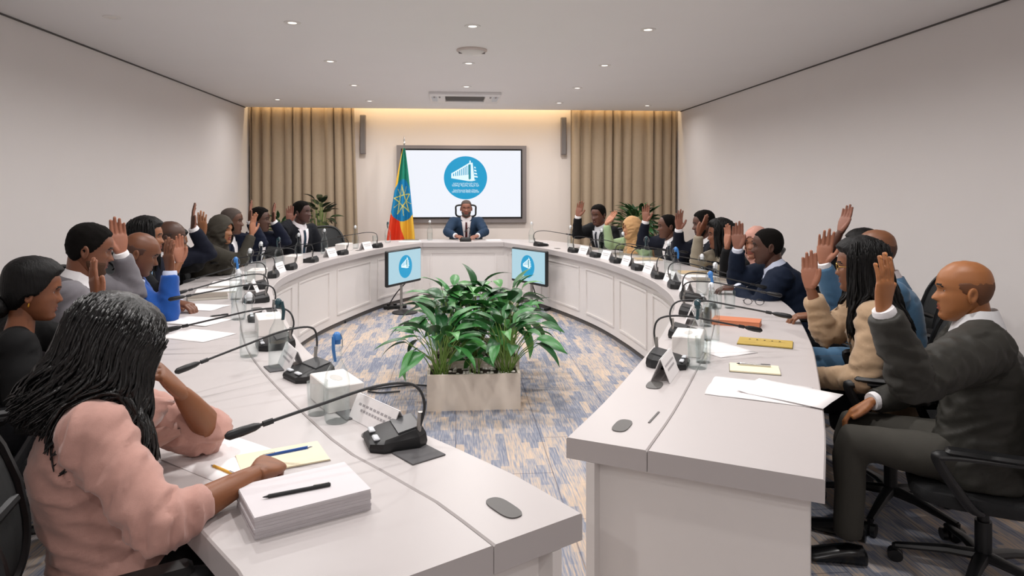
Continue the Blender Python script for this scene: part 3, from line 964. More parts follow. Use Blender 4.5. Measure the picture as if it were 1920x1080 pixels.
def make_hand(curl, spread, thumb, vox=.0034):
    """right hand: wrist at origin, fingers +Z, palm faces +Y, thumb on -X"""
    mb = MB()
    rings = []
    for z, a, b, y in ((-.018, .020, .015, 0), (0, .0265, .0185, 0), (.03, .035, .0175, .001), (.06, .0405, .0155, .001), (.085, .041, .013, 0), (.097, .037, .0095, 0)):
        rings.append([V((a*math.copysign(abs(math.cos(t))**.8, math.cos(t)), y+b*math.copysign(abs(math.sin(t))**.8, math.sin(t)), z)) for t in [2*PI*k/20 for k in range(20)]])
    mb.loft(rings)
    nails = []
    F = [(-.030, .088, (.040, .026, .020), .0095, -1.5), (-.0105, .093, (.045, .029, .021), .0097, -.4), (.0105, .089, (.041, .027, .020), .0093, .5), (.0295, .081, (.032, .021, .018), .0083, 1.7)]
    for i, (x, z, L, r, sp) in enumerate(F):
        p = V((x*.92, 0, z-.02)); pts = [p]; rad = [r*1.02]
        ang = 0; ax = math.radians(spread*sp)
        p = V((x, 0, z)); pts.append(p); rad.append(r*1.05)
        for j, l in enumerate(L):
            ang += math.radians(curl[j]*(1+.06*i))
            d = V((math.sin(ax), math.sin(ang)*math.cos(ax), math.cos(ang)*math.cos(ax)))
            mid = p+d*l*.5; p = p+d*l
            pts += [mid, p]; rad += [r*(.97-.07*j), r*(1.0-.09*j)]
        pts.append(p+d*.0045); rad.append(r*.55)
        mb.tube(pts, rad, 9)
        nn = V((0, -math.cos(ang), math.sin(ang)))
        nails.append((p-d*.004+nn*(r*.72), d, nn, r*.62))
    T = {'out': [(-.016, .004, .008), (-.036, .012, .034), (-.056, .017, .060), (-.066, .017, .086), (-.068, .016, .092)],
         'side': [(-.016, .006, .012), (-.034, .014, .040), (-.044, .018, .068), (-.046, .018, .094), (-.046, .018, .100)],
         'pinch': [(-.016, .008, .012), (-.034, .026, .040), (-.036, .045, .064), (-.026, .060, .084), (-.024, .062, .090)]}[thumb]
    mb.tube([V(t) for t in T], [.0165, .0145, .0112, .0100, .005], 10)
    d = (V(T[3])-V(T[2])).normalized(); nn = (V((0, -1, 0))-d*V((0, -1, 0)).dot(d)).normalized()
    nails.append((V(T[3])-d*.004+nn*.0078, d, nn, .0065))
    out = remesh(mb, vox, 3, .45)
    out.m = []
    for fc in out.f:
        a, b, c = out.v[fc[0]], out.v[fc[1]], out.v[fc[2]]
        nz = (b-a).cross(c-a); nz.normalize()
        out.m.append(6 if nz.y > .25 and a.z > .0 else 0)
    for c, d, nn, w in nails:
        x = d.cross(nn)
        M = Matrix.Translation(c) @ Matrix((x, d, nn)).transposed().to_4x4()
        out.sphere((0, 0, 0), (w, w*1.25, .0016), 8, 5, 3, M)
    return out
HANDS = {'open': make_hand((6, 8, 6), 2.2, 'out'), 'close': make_hand((4, 7, 6), .2, 'side'), 'relax': make_hand((24, 28, 16), 1.5, 'side'), 'grip': make_hand((52, 66, 40), .5, 'pinch')}
HANDS_M = {}
for k, h in HANDS.items():
    q = MB(); q.v = [V((-p.x, p.y, p.z)) for p in h.v]; q.f = [f[::-1] for f in h.f]; q.m = list(h.m); HANDS_M[k] = q

SKINS = {}; PALMS = {}
def skin(c):
    if c not in SKINS:
        b = [int(c[i:i+2], 16) for i in (1, 3, 5)]
        PALMS[c] = mat('palm', '#%02x%02x%02x' % tuple(int(x*.45+y*.55) for x, y in zip(b, (186, 126, 104))), .5, var=.06, vscale=25, sss=.06)
        lip = '#%02x%02x%02x' % (min(255, int(b[0]*.86)), int(b[1]*.62), int(b[2]*.64))
        nail = '#%02x%02x%02x' % tuple(min(255, int(x*1.25+12)) for x in b)
        SKINS[c] = [mat('skin', c, .48, var=.06, vscale=25, bump=.06, bscale=250, sss=.06), mat('lips', lip, .4), mat('brow', '#15110f', .8), mat('nail', nail, .3)]
    return SKINS[c]
M_eye = mat('eye_white', '#d9d2cb', .25); M_iris = mat('iris', '#1d120c', .15)
M_hair = mat('hair_black', '#070606', .36, spec=.45, var=.3, vscale=60, stretch=(1, 1, .15), bump=.7, bscale=160)
M_hairm = mat('hair_matte_black', '#050404', .6, spec=.25, var=.3, vscale=60, stretch=(1, 1, .15), bump=.7, bscale=160)
M_hairsh = mat('hair_short', '#0c0907', .9, spec=.15, bump=.8, bscale=420)
M_stub = mat('hair_stubble', '#4a3020', .7, spec=.3, bump=.3, bscale=600)
M_greyh = mat('hair_greying', '#4b403a', .8, bump=.6, bscale=420)
CL = {}
def cloth(c, rough=.85, sheen=.25):
    if c not in CL:
        if sum(int(c[i:i+2], 16) for i in (1, 3, 5)) < 240: sheen = 0
        CL[c] = mat('cloth_'+c[1:], c, rough, spec=.25, var=.06, vscale=90, bump=.12, bscale=380, sheen=sheen)
    return CL[c]

STUB = {}
def stub_mat(c):
    if c not in STUB:
        STUB[c] = mat('stubble_'+c[1:], '#%02x%02x%02x' % tuple(int(int(c[i:i+2], 16)*k) for i, k in ((1, .66), (3, .64), (5, .66))), .65, var=.12, vscale=300, bump=.2, bscale=700)
    return STUB[c]

def ik(S, W, l1, l2, pole):
    d = W-S; L = d.length
    if L > (l1+l2)*.985:
        k = L/((l1+l2)*.985); l1 *= k; l2 *= k          # a slightly longer sleeve rather than a torn one
    x = (l1*l1-l2*l2+L*L)/(2*L)
    h = math.sqrt(max(0, l1*l1-x*x))
    u = d.normalized(); p = V(pole); p = p-u*p.dot(u)
    p = p.normalized() if p.length > 1e-4 else u.orthogonal().normalized()
    return S+u*x+p*h

def basis(f, n):
    z = V(f).normalized(); y = V(n); y = (y-z*y.dot(z)).normalized(); x = y.cross(z)
    return Matrix((x, y, z)).transposed().to_4x4()

def person(P):
    fem = P.get('fem', False); s = P.get('s', 1.0); girth = P.get('girth', 1.0)*(.88 if fem else 1.0)
    HC = V(P['head']); th = math.radians(P['face'])
    f = V((math.cos(th), math.sin(th), 0)); r = V((math.sin(th), -math.cos(th), 0)); Z = V((0, 0, 1))
    N = HC - f*P.get('nod', .045) - Z*(P.get('neck', .155)*s)
    hip = V((N.x, N.y, 0))-f*P.get('lean', .10)-r*P.get('side', 0); hip.z = P.get('hipz', .53)
    base = V((hip.x, hip.y, 0))
    u = (N-hip).normalized(); rt = (r-u*r.dot(u)).normalized(); ft = u.cross(rt).normalized()
    Lt = (N-hip).length
    ctrl = hip.lerp(N, .55)-ft*.045
    def spine(t):
        if t < 0: return hip+(ctrl-hip).normalized()*t*Lt*.6 if False else hip+V((0, 0, 1))*t*Lt
        return hip*(1-t)**2+ctrl*2*t*(1-t)+N*t*t
    # head
    hy, hp, hr = [math.radians(a) for a in P.get('hrot', (0, 0, 0))]      # yaw + = to the left, pitch + = down, roll
    H = Matrix.Translation(HC) @ Matrix.Rotation(th-PI/2+hy, 4, 'Z') @ Matrix.Rotation(-hp, 4, 'X') @ Matrix.Rotation(hr, 4, 'Y') @ Matrix.Scale(s*P.get('hs', 1.0)*(.97 if fem else 1.0), 4)
    body = MB(); body.merge(HEADS[fem], H)
    for e in EARS: body.merge(e, H, 0)
    for sx in (-1, 1):
        body.sphere((sx*.031, .0620, .004), .0125, 12, 8, 4, H)
        body.sphere((sx*.031, .0690, .004), .0068, 10, 6, 5, H)
    nr = (.047 if fem else .057)*s
    nb = H @ V((0, -.022, -.055))
    body.tube([H @ V((0, -.012, -.02)), nb, nb.lerp(N, .55), N-u*.02, N-u*.06], [nr*.98, nr, nr*1.0, nr*1.15, nr*1.5], 20)
    SW = (.155 if fem else .178)*s*P.get('sw', 1)
    # torso sections: t, half width, half depth
    sec = [(-.16, .185, .150), (0, .185, .145), (.25, .168, .128), (.5, .172, .126), (.72, .188, .130), (.85, .180, .112), (.93, .135, .088), (1.0, .072, .066)]
    if fem: sec = [(-.16, .190, .150), (0, .188, .142), (.25, .158, .118), (.5, .165, .126), (.70, .182, .138), (.85, .172, .108), (.93, .125, .082), (1.0, .062, .058)]
    def ring(c, a, b, n=28, e=.85):
        return [c+rt*(a*math.copysign(abs(math.cos(2*PI*k/n))**e, math.cos(2*PI*k/n)))+ft*(b*math.copysign(abs(math.sin(2*PI*k/n))**e, math.sin(2*PI*k/n))) for k in range(n)]
    body.loft([ring(spine(t), a*girth*s*.88, b*girth*s*.86) for t, a, b in sec if t >= 0])
    jk = MB(); jk.loft([ring(spine(t), a*girth*s, b*girth*s) for t, a, b in sec])
    shirt = MB(); cuffs = []
    info = {}
    l1, l2 = .285*s*P.get('arm', 1), .25*s*P.get('arm', 1)
    for key, sx in (('R', 1), ('L', -1)):
        A = P.get(key) or dict(w=tuple(hip+f*.30+r*sx*.14+Z*.08), pole=tuple(r*sx*.8-Z-f*.3), fd=tuple(f-r*sx*.5-Z*.3), pn=tuple(-Z), hand='relax')
        S = spine(.90)+rt*sx*SW+Z*(.018 if V(A['w']).z > N.z else 0)+ft*.0
        Wp = V(A['w'])
        E = V(A['e']) if 'e' in A else ik(S, Wp, l1, l2, A.get('pole', tuple(f*.4+r*sx*.4-Z)))
        fd = V(A.get('fd', (0, 0, 1))); pn = V(A.get('pn', tuple(f)))
        body.tube([S, S.lerp(E, .5), E, E.lerp(Wp, .35), E.lerp(Wp, .75), E.lerp(Wp, .92), Wp], [.048*s, .044*s, .038*s, (.041 if not fem else .037)*s, .028*s, .0225*s, .018*s], 14)
        hs = (1.0 if not fem else .93)*s*A.get('hsc', 1.0)
        HM = Matrix.Translation(Wp) @ basis(fd, pn) @ Matrix.Scale(hs, 4)
        src = (HANDS if sx > 0 else HANDS_M)[A.get('hand', 'open')]
        body.merge(src, HM)
        end = A.get('sleeve', .93); slack = A.get('slack', 1.0)*girth**.5
        we = E.lerp(Wp, end)
        rr = [.088, .074, .066, .060, .058, .048]
        rr = [q*s*slack*(.92 if fem else 1) for q in rr]
        pts = [S-rt*sx*.03, S.lerp(E, .45), S.lerp(E, .85), E+(E-S.lerp(Wp, .5)).normalized()*.006, E.lerp(we, .35), we]
        jk.tube(pts, rr, 16)
        jk.sphere(S-Z*.005, (.079*s*girth**.5,)*3, 14, 10)
        jk.tube([spine(.92), S+Z*.006], [.052*s, .064*s], 12)
        if P.get('cuff') and end > .6:
            d = (Wp-E).normalized()
            cuffs.append(MB().tube([we-d*.02, we+d*.012, we+d*.022], [.037*s, .037*s, .034*s], 16, cap=True))
        info[key] = (S, E, Wp)
    voxel = P.get('vox', .014)
    jm = remesh(jk, voxel, 7, .5)
    # cloth folds: ridges across the limbs and torso, strongest near the elbows, armpits and waist
    cent = [(info[k][1], .12) for k in info]+[(info[k][0]-Z*.07, .12) for k in info]+[(spine(.2), .18)]
    amp = P.get('fold', .008)
    tmp = jm.mesh('t', [], True, 180); nrm = [v.normal.copy() for v in tmp.vertices]; bpy.data.meshes.remove(tmp)
    sd = V((HC.x*7, HC.y*5, 3.1))
    for i, p in enumerate(jm.v):
        wgt = .35+1.0*max(math.exp(-((p-c).length/q)**2) for c, q in cent)
        best = None
        for S_, E_, W_ in info.values():
            for a_, b_ in ((S_, E_), (E_, W_)):
                ab = b_-a_; t_ = max(0, min(1, (p-a_).dot(ab)/ab.length_squared)); dd = (p-a_-ab*t_).length
                if best is None or dd < best[0]: best = (dd, ab.normalized())
        if best[0] < .085:
            ax = best[1]; al = p.dot(ax); cr_ = p-ax*al
            q = V((al*15+cr_.x*13+cr_.z*6, cr_.y*12+al*9, cr_.z*11-al*6))+sd
        else:
            q = V((p.dot(rt)*9+p.dot(u)*5, p.dot(ft)*8, p.dot(u)*17+p.dot(ft)*6))+sd
        n1 = .75-2.2*abs(noise.noise(q)); n2 = .5-1.6*abs(noise.noise(q*2.0+sd))
        jm.v[i] = p+nrm[i]*(amp*wgt*(n1*.8+n2*.45))
    skm = skin(P.get('skin', '#6b4630'))+[M_eye, M_iris, PALMS[P.get('skin', '#6b4630')]]
    root = body.build('person', skm, None, angle=70, origin=base, loc=base)
    tag(root, P['label'], 'person', 'people seated round the table')
    jo = jm.build(P.get('jname', 'jacket'), cloth(P['jacket'], P.get('jrough', .85)), root, origin=base, angle=180)
    # patches laid on the jacket front
    bvh = BVHTree.FromPolygons([p for p in [v+base*0 for v in jm.v]], jm.f)
    def front(t, x, off):
        c = spine(t)+rt*x-base+ft*.21*girth
        h = bvh.ray_cast(c, -ft, 1.0)
        if h[0] is None: return None
        return h[0]+ft*off
    def patch(edgeL, edgeR, t0, t1, off, m, name, nr_=14, nc=6, thick=.003):
        rows = []
        for i in range(nr_+1):
            q = i/nr_; t = t0+(t1-t0)*q; row = []
            for j in range(nc+1):
                x = edgeL(q)+(edgeR(q)-edgeL(q))*j/nc
                hpt = front(t, x, off)
                if hpt is None: break
                row.append(hpt)
            if len(row) == nc+1: rows.append(row)
        if len(rows) > 2:
            o = MB().grid(rows).build(name, m, root, angle=180); solidify(o, thick, 1 if False else 0); return o
    vb = P.get('vbot', .42)
    if P.get('shirt'):
        ms = cloth(P['shirt'], .7, 0)
        patch(lambda q: -.066*(1-q)**.8-.004, lambda q: .066*(1-q)**.8+.004, .955, vb, .003, ms, 'shirt_front')
        # collar around the neck
        rows = []
        for zz, k in ((-.030, 1.42), (.005, 1.26), (.050, 1.10), (.056, 1.18), (.022, 1.40), (-.012, 1.62)):
            rows.append([N+u*P.get('collar_up', 0)+u*zz+(rt*math.cos(a)+ft*math.sin(a))*nr*k-(u*.030*max(0, math.sin(a))) for a in [2*PI*j/28 for j in range(29)]])
        shirt.grid(rows)
    if shirt.v:
        shirt.build('shirt_collar', cloth(P['shirt'], .7, 0), root, origin=base, angle=60)
    for c_ in cuffs: c_.build('shirt_cuff', cloth(P.get('cuff'), .7, 0), root, origin=base, angle=60)
    if P.get('tie'):
        patch(lambda q: -.013-.006*q, lambda q: .013+.006*q, .93, max(vb-.1, .12), .010, cloth(P['tie'], .5, 0), 'tie', 12, 3, .004)
    if P.get('lapel', True):
        ml = cloth(P.get('lapelc', P['jacket']), P.get('jrough', .85))
        for sx in (-1, 1):
            inn = lambda q: sx*(.062*(1-q)**.8+.004)
            outr = lambda q: sx*(.062*(1-q)**.8+.006+.058*(q/.3 if q < .3 else (1-q)/.7))
            patch(inn, outr, .93, vb, .007, ml, 'lapel', 14, 4, .004)
        rows = []
        for zz, k in ((-.045, 1.80), (-.010, 1.55), (.020, 1.42), (.020, 1.56), (-.012, 1.76), (-.05, 2.05)):
            rows.append([N+u*zz+(rt*math.cos(a)+ft*math.sin(a))*nr*k-u*.03*max(0, math.sin(a)+.3) for a in [math.radians(150+240*j/24) for j in range(25)]])
        MB().grid(rows).build('jacket_collar', ml, root, origin=base, angle=180)
    # trousers and shoes
    tr = MB(); kz = P.get('kneez', .52); sp = P.get('spread', .10)
    tr.loft([ring(hip+Z*z+f*dy, a*girth*s, b*girth*s) for z, dy, a, b in ((-.09, .03, .12, .09), (-.06, .02, .175, .14), (0, 0, .175, .135), (.06, 0, .168, .125))])
    for sx in (-1, 1):
        hj = hip+r*sx*.085*s-Z*.005
        kn = hip+f*.42*s+r*sx*sp; kn.z = kz
        an = kn+f*P.get('shin', .02)+r*sx*.01; an.z = .10
        tr.tube([hj-f*.04, hj.lerp(kn, .35), hj.lerp(kn, .75), kn+f*.015, kn.lerp(an, .15)+f*.012, kn.lerp(an, .5), an], [.088*s, .086*s, .072*s, .066*s, .064*s, .058*s, .056*s], 16)
        sh = MB(); fdv = (f*.95+r*sx*.2).normalized(); sd2 = V((fdv.y, -fdv.x, 0))
        rings = []
        for y, a, h in ((-.07, .022, .05), (-.055, .034, .075), (0, .038, .078), (.06, .042, .062), (.12, .046, .045), (.17, .040, .035), (.20, .018, .022)):
            c = V((an.x, an.y, 0))+fdv*y
            rings.append([c+sd2*a*math.cos(t)+Z*(h*.5+h*.5*math.sin(t)) for t in [2*PI*k/14 for k in range(14)]])
        sh.loft(rings).build('shoe', M_blackgl, root, origin=base)
    tm = remesh(tr, .018, 5, .5)
    for i, p in enumerate(tm.v):
        tm.v[i] = p+V((0, 0, 1))*.005*noise.noise(p*16+sd)
    tm.build('trousers', cloth(P.get('trousers', P['jacket'] if not fem else '#15161a')), root, origin=base, angle=180)
    # hair
    def hpart(off, m, name='hair'):
        return MB().merge(head_mb(fem, off, False), H).build(name, m, root, origin=base, angle=180)
    hk = P.get('hair', 'short')
    if hk == 'short': hpart(hair_off(.008, P.get('recede', .006), 1.5, .003), M_hairsh)
    elif hk == 'crop': hpart(hair_off(.0035, P.get('recede', 0), 1.2, .0008), P.get('hmat', M_hairsh))
    elif hk == 'bald': hpart(hair_off(.0012, .0, 1, .0006, True), stub_mat(P.get('skin', '#6b4630')), 'stubble')
    elif hk == 'bun':
        hpart(hair_off(.020, 0, 1.5, .002), M_hairm)
        MB().sphere((0, -.105, -.072), (.050, .040, .046), 18, 12, 0, H).build('hair_bun', M_hairm, root, origin=base)
    elif hk in ('long', 'curly'):
        mh_ = M_hair if hk == 'curly' else M_hairm
        hpart(hair_off(.022, 0, 1.4, .004), mh_)
        lk = MB(); rd = random.Random(int(HC.y*1000))
        nL = P.get('locks', 170); ln = P.get('hlen', .30)
        vol = P.get('hvol', 1.0)
        for k in range(nL):
            az = rd.uniform(P.get('az0', 58), 360-P.get('az0', 58)); a = math.radians(az)
            sidef = abs(math.sin(a))
            pts = []; rad = []
            z0 = rd.uniform(.03, .118); steps = 16; LL_ = ln*rd.uniform(.75, 1.1)
            # over the scalp
            for q in range(6):
                z = z0+(-.02-z0)*q/5
                w, fr_, bk = hprof(min(.116, z)); c, h = (fr_+bk)/2, (fr_-bk)/2
                o_ = .012+.012*vol+.014*rd.random()
                pts.append(V((math.sin(a)*(w+o_), c+math.cos(a)*(h+o_), z+o_*.4)))
            # hanging
            e = pts[-1]; ph = rd.uniform(0, 6.28); cr = P.get('curl', .0)*rd.uniform(.6, 1.3); fq = rd.uniform(16, 26)
            fl = rd.uniform(-.01, .05)*vol
            hang = []
            for q in range(1, steps+1):
                t = q/steps
                dx = fl*t*math.sin(a)+cr*math.sin(ph+fq*t*LL_*3)*min(1, t*2)
                dy = fl*t*math.cos(a)-.02*t+cr*math.cos(ph+fq*t*LL_*3)*min(1, t*2)
                hang.append(V((e.x+dx, e.y+dy, e.z-LL_*t)))
            wp = [H @ p for p in pts]
            eH = H @ e; R3 = H.to_3x3()
            bend = P.get('hfall', 0.0)
            for q, p in enumerate(hang):
                loc = R3 @ V((p.x-e.x, p.y-e.y, 0))
                t = (q+1)/steps
                w3 = eH+loc-Z*(e.z-p.z)-f*bend*t*t+r*0
                # keep the locks outside the jacket
                hit = bvh.find_nearest(w3-base)
                if hit[0] is not None:
                    dv = (w3-base)-hit[0]
                    if dv.dot(hit[1]) < .016: w3 = base+hit[0]+hit[1]*(.014+.010*rd.random())
                wp.append(w3)
            for _ in range(3):
                wp = [wp[0]]+[(wp[i-1]+wp[i]*2+wp[i+1])/4 for i in range(1, len(wp)-1)]+[wp[-1]*.5+wp[-2]*.5]
            m_ = len(wp); r0 = rd.uniform(.007, .0125)*P.get('lockr', 1)
            rad = [r0*(.6+.4*min(1, i/3))*(1 if i < m_*.7 else max(.12, 1-(i-m_*.7)/(m_*.32))) for i in range(m_)]
            lk.tube(wp, rad, P.get('lockn', 5), cap=True)
        lk.build('hair_locks', mh_, root, origin=base, angle=180)
    elif hk == 'scarf':
        sc = MB(); mk = cloth(P['scarf'], .85)
        M1 = H
        sc.sphere((0, -.008, .004), (.096, .120, .134), 24, 18, 0, M1)
        sc.sphere((0, .012, -.07), (.080, .088, .07), 20, 14, 0, M1)
        nk = H @ V((0, -.03, -.06))
        sc.tube([nk, nk.lerp(N, .6), N-u*.02, N-u*.09, N-u*.20+ft*.02], [.10*s, .095*s, .115*s, .165*s, .185*s], 22, flat=.80)
        if P.get('drape'):
            b2 = H @ V((0, -.07, -.02))
            sc.tube([b2, b2-Z*.14-f*.06, b2-Z*.30-f*.07, b2-Z*.46-f*.06], [.08, .095, .11, .10], 16, flat=.55)
        so = remesh(sc, .010, 5, .5)
        Hi = H.inverted()
        tmp = so.mesh('t', [], True, 180); nrm = [v.normal.copy() for v in tmp.vertices]; bpy.data.meshes.remove(tmp)
        keep = []; loc = [Hi @ p for p in so.v]
        for i, p in enumerate(so.v):
            q = V((loc[i].x*16+loc[i].z*20, loc[i].y*10-loc[i].z*14, loc[i].z*9+loc[i].y*12))
            so.v[i] = p+nrm[i]*(.014*(.6-2*abs(noise.noise(q+sd)))*(.45 if loc[i].z > .03 else 1))
        def inface(q): return q.y > .02 and (q.x/.062)**2+((q.z+.022)/.088)**2 < 1
        so.f = [fc for fc in so.f if not all(inface(loc[i]) for i in fc)]; so.m = [0]*len(so.f)
        o = so.build('headscarf', mk, root, origin=base, angle=180); solidify(o, .005, -1)
    if P.get('beard'): hpart(beard_off(.004), P.get('bmat', M_hairsh), 'beard')
    if P.get('glasses'):
        gm = MB()
        for sx in (-1, 1):
            c = V((sx*.033, .097, .002))
            gm.tube([c+V((.023*math.cos(t), -.10*(.023*math.cos(t))*sx, .017*math.sin(t))) for t in [2*PI*k/20 for k in range(22)]], .0016, 5, M=H, cap=False)
            gm.tube([V((sx*.056, .092, .006)), V((sx*.079, .06, .006)), V((sx*.080, -.005, .004)), V((sx*.077, -.02, -.012))], .0016, 5, M=H)
        gm.tube([V((-.010, .099, .006)), V((0, .102, .008)), V((.010, .099, .006))], .0016, 5, M=H)
        gm.build('glasses', P['glasses'], root, origin=base)
    if P.get('watch'):
        S, E, Wp = info[P['watch']]; d = (Wp-E).normalized()
        MB().tube([Wp-d*.030, Wp-d*.012], [.034*s, .034*s], 16, cap=True).build('watch', M_chrome if P.get('wchrome') else M_black, root, origin=base)
    if P.get('earring'):
        er = MB()
        for sx in (-1, 1): er.sphere((sx*.080, -.006, -.048), (.004, .004, .010), 8, 6, 0, H)
        er.build('earrings', mat('gold', '#c9973a', .3, metal=1) if 'gold' not in bpy.data.materials else bpy.data.materials['gold'], root, origin=base)
    if P.get('chair', True):
        ch_ = chair(base.x-f.x*P.get('cb', .03), base.y-f.y*P.get('cb', .03), th, 'black office chair of the '+P['who'])
        ch_.scale = (.8 if P['key'] in ('L5', 'L6', 'L7', 'L8', 'L9', 'R6', 'R7', 'R8', 'R12') else 1, 1, P.get('chz', 1))
    return root

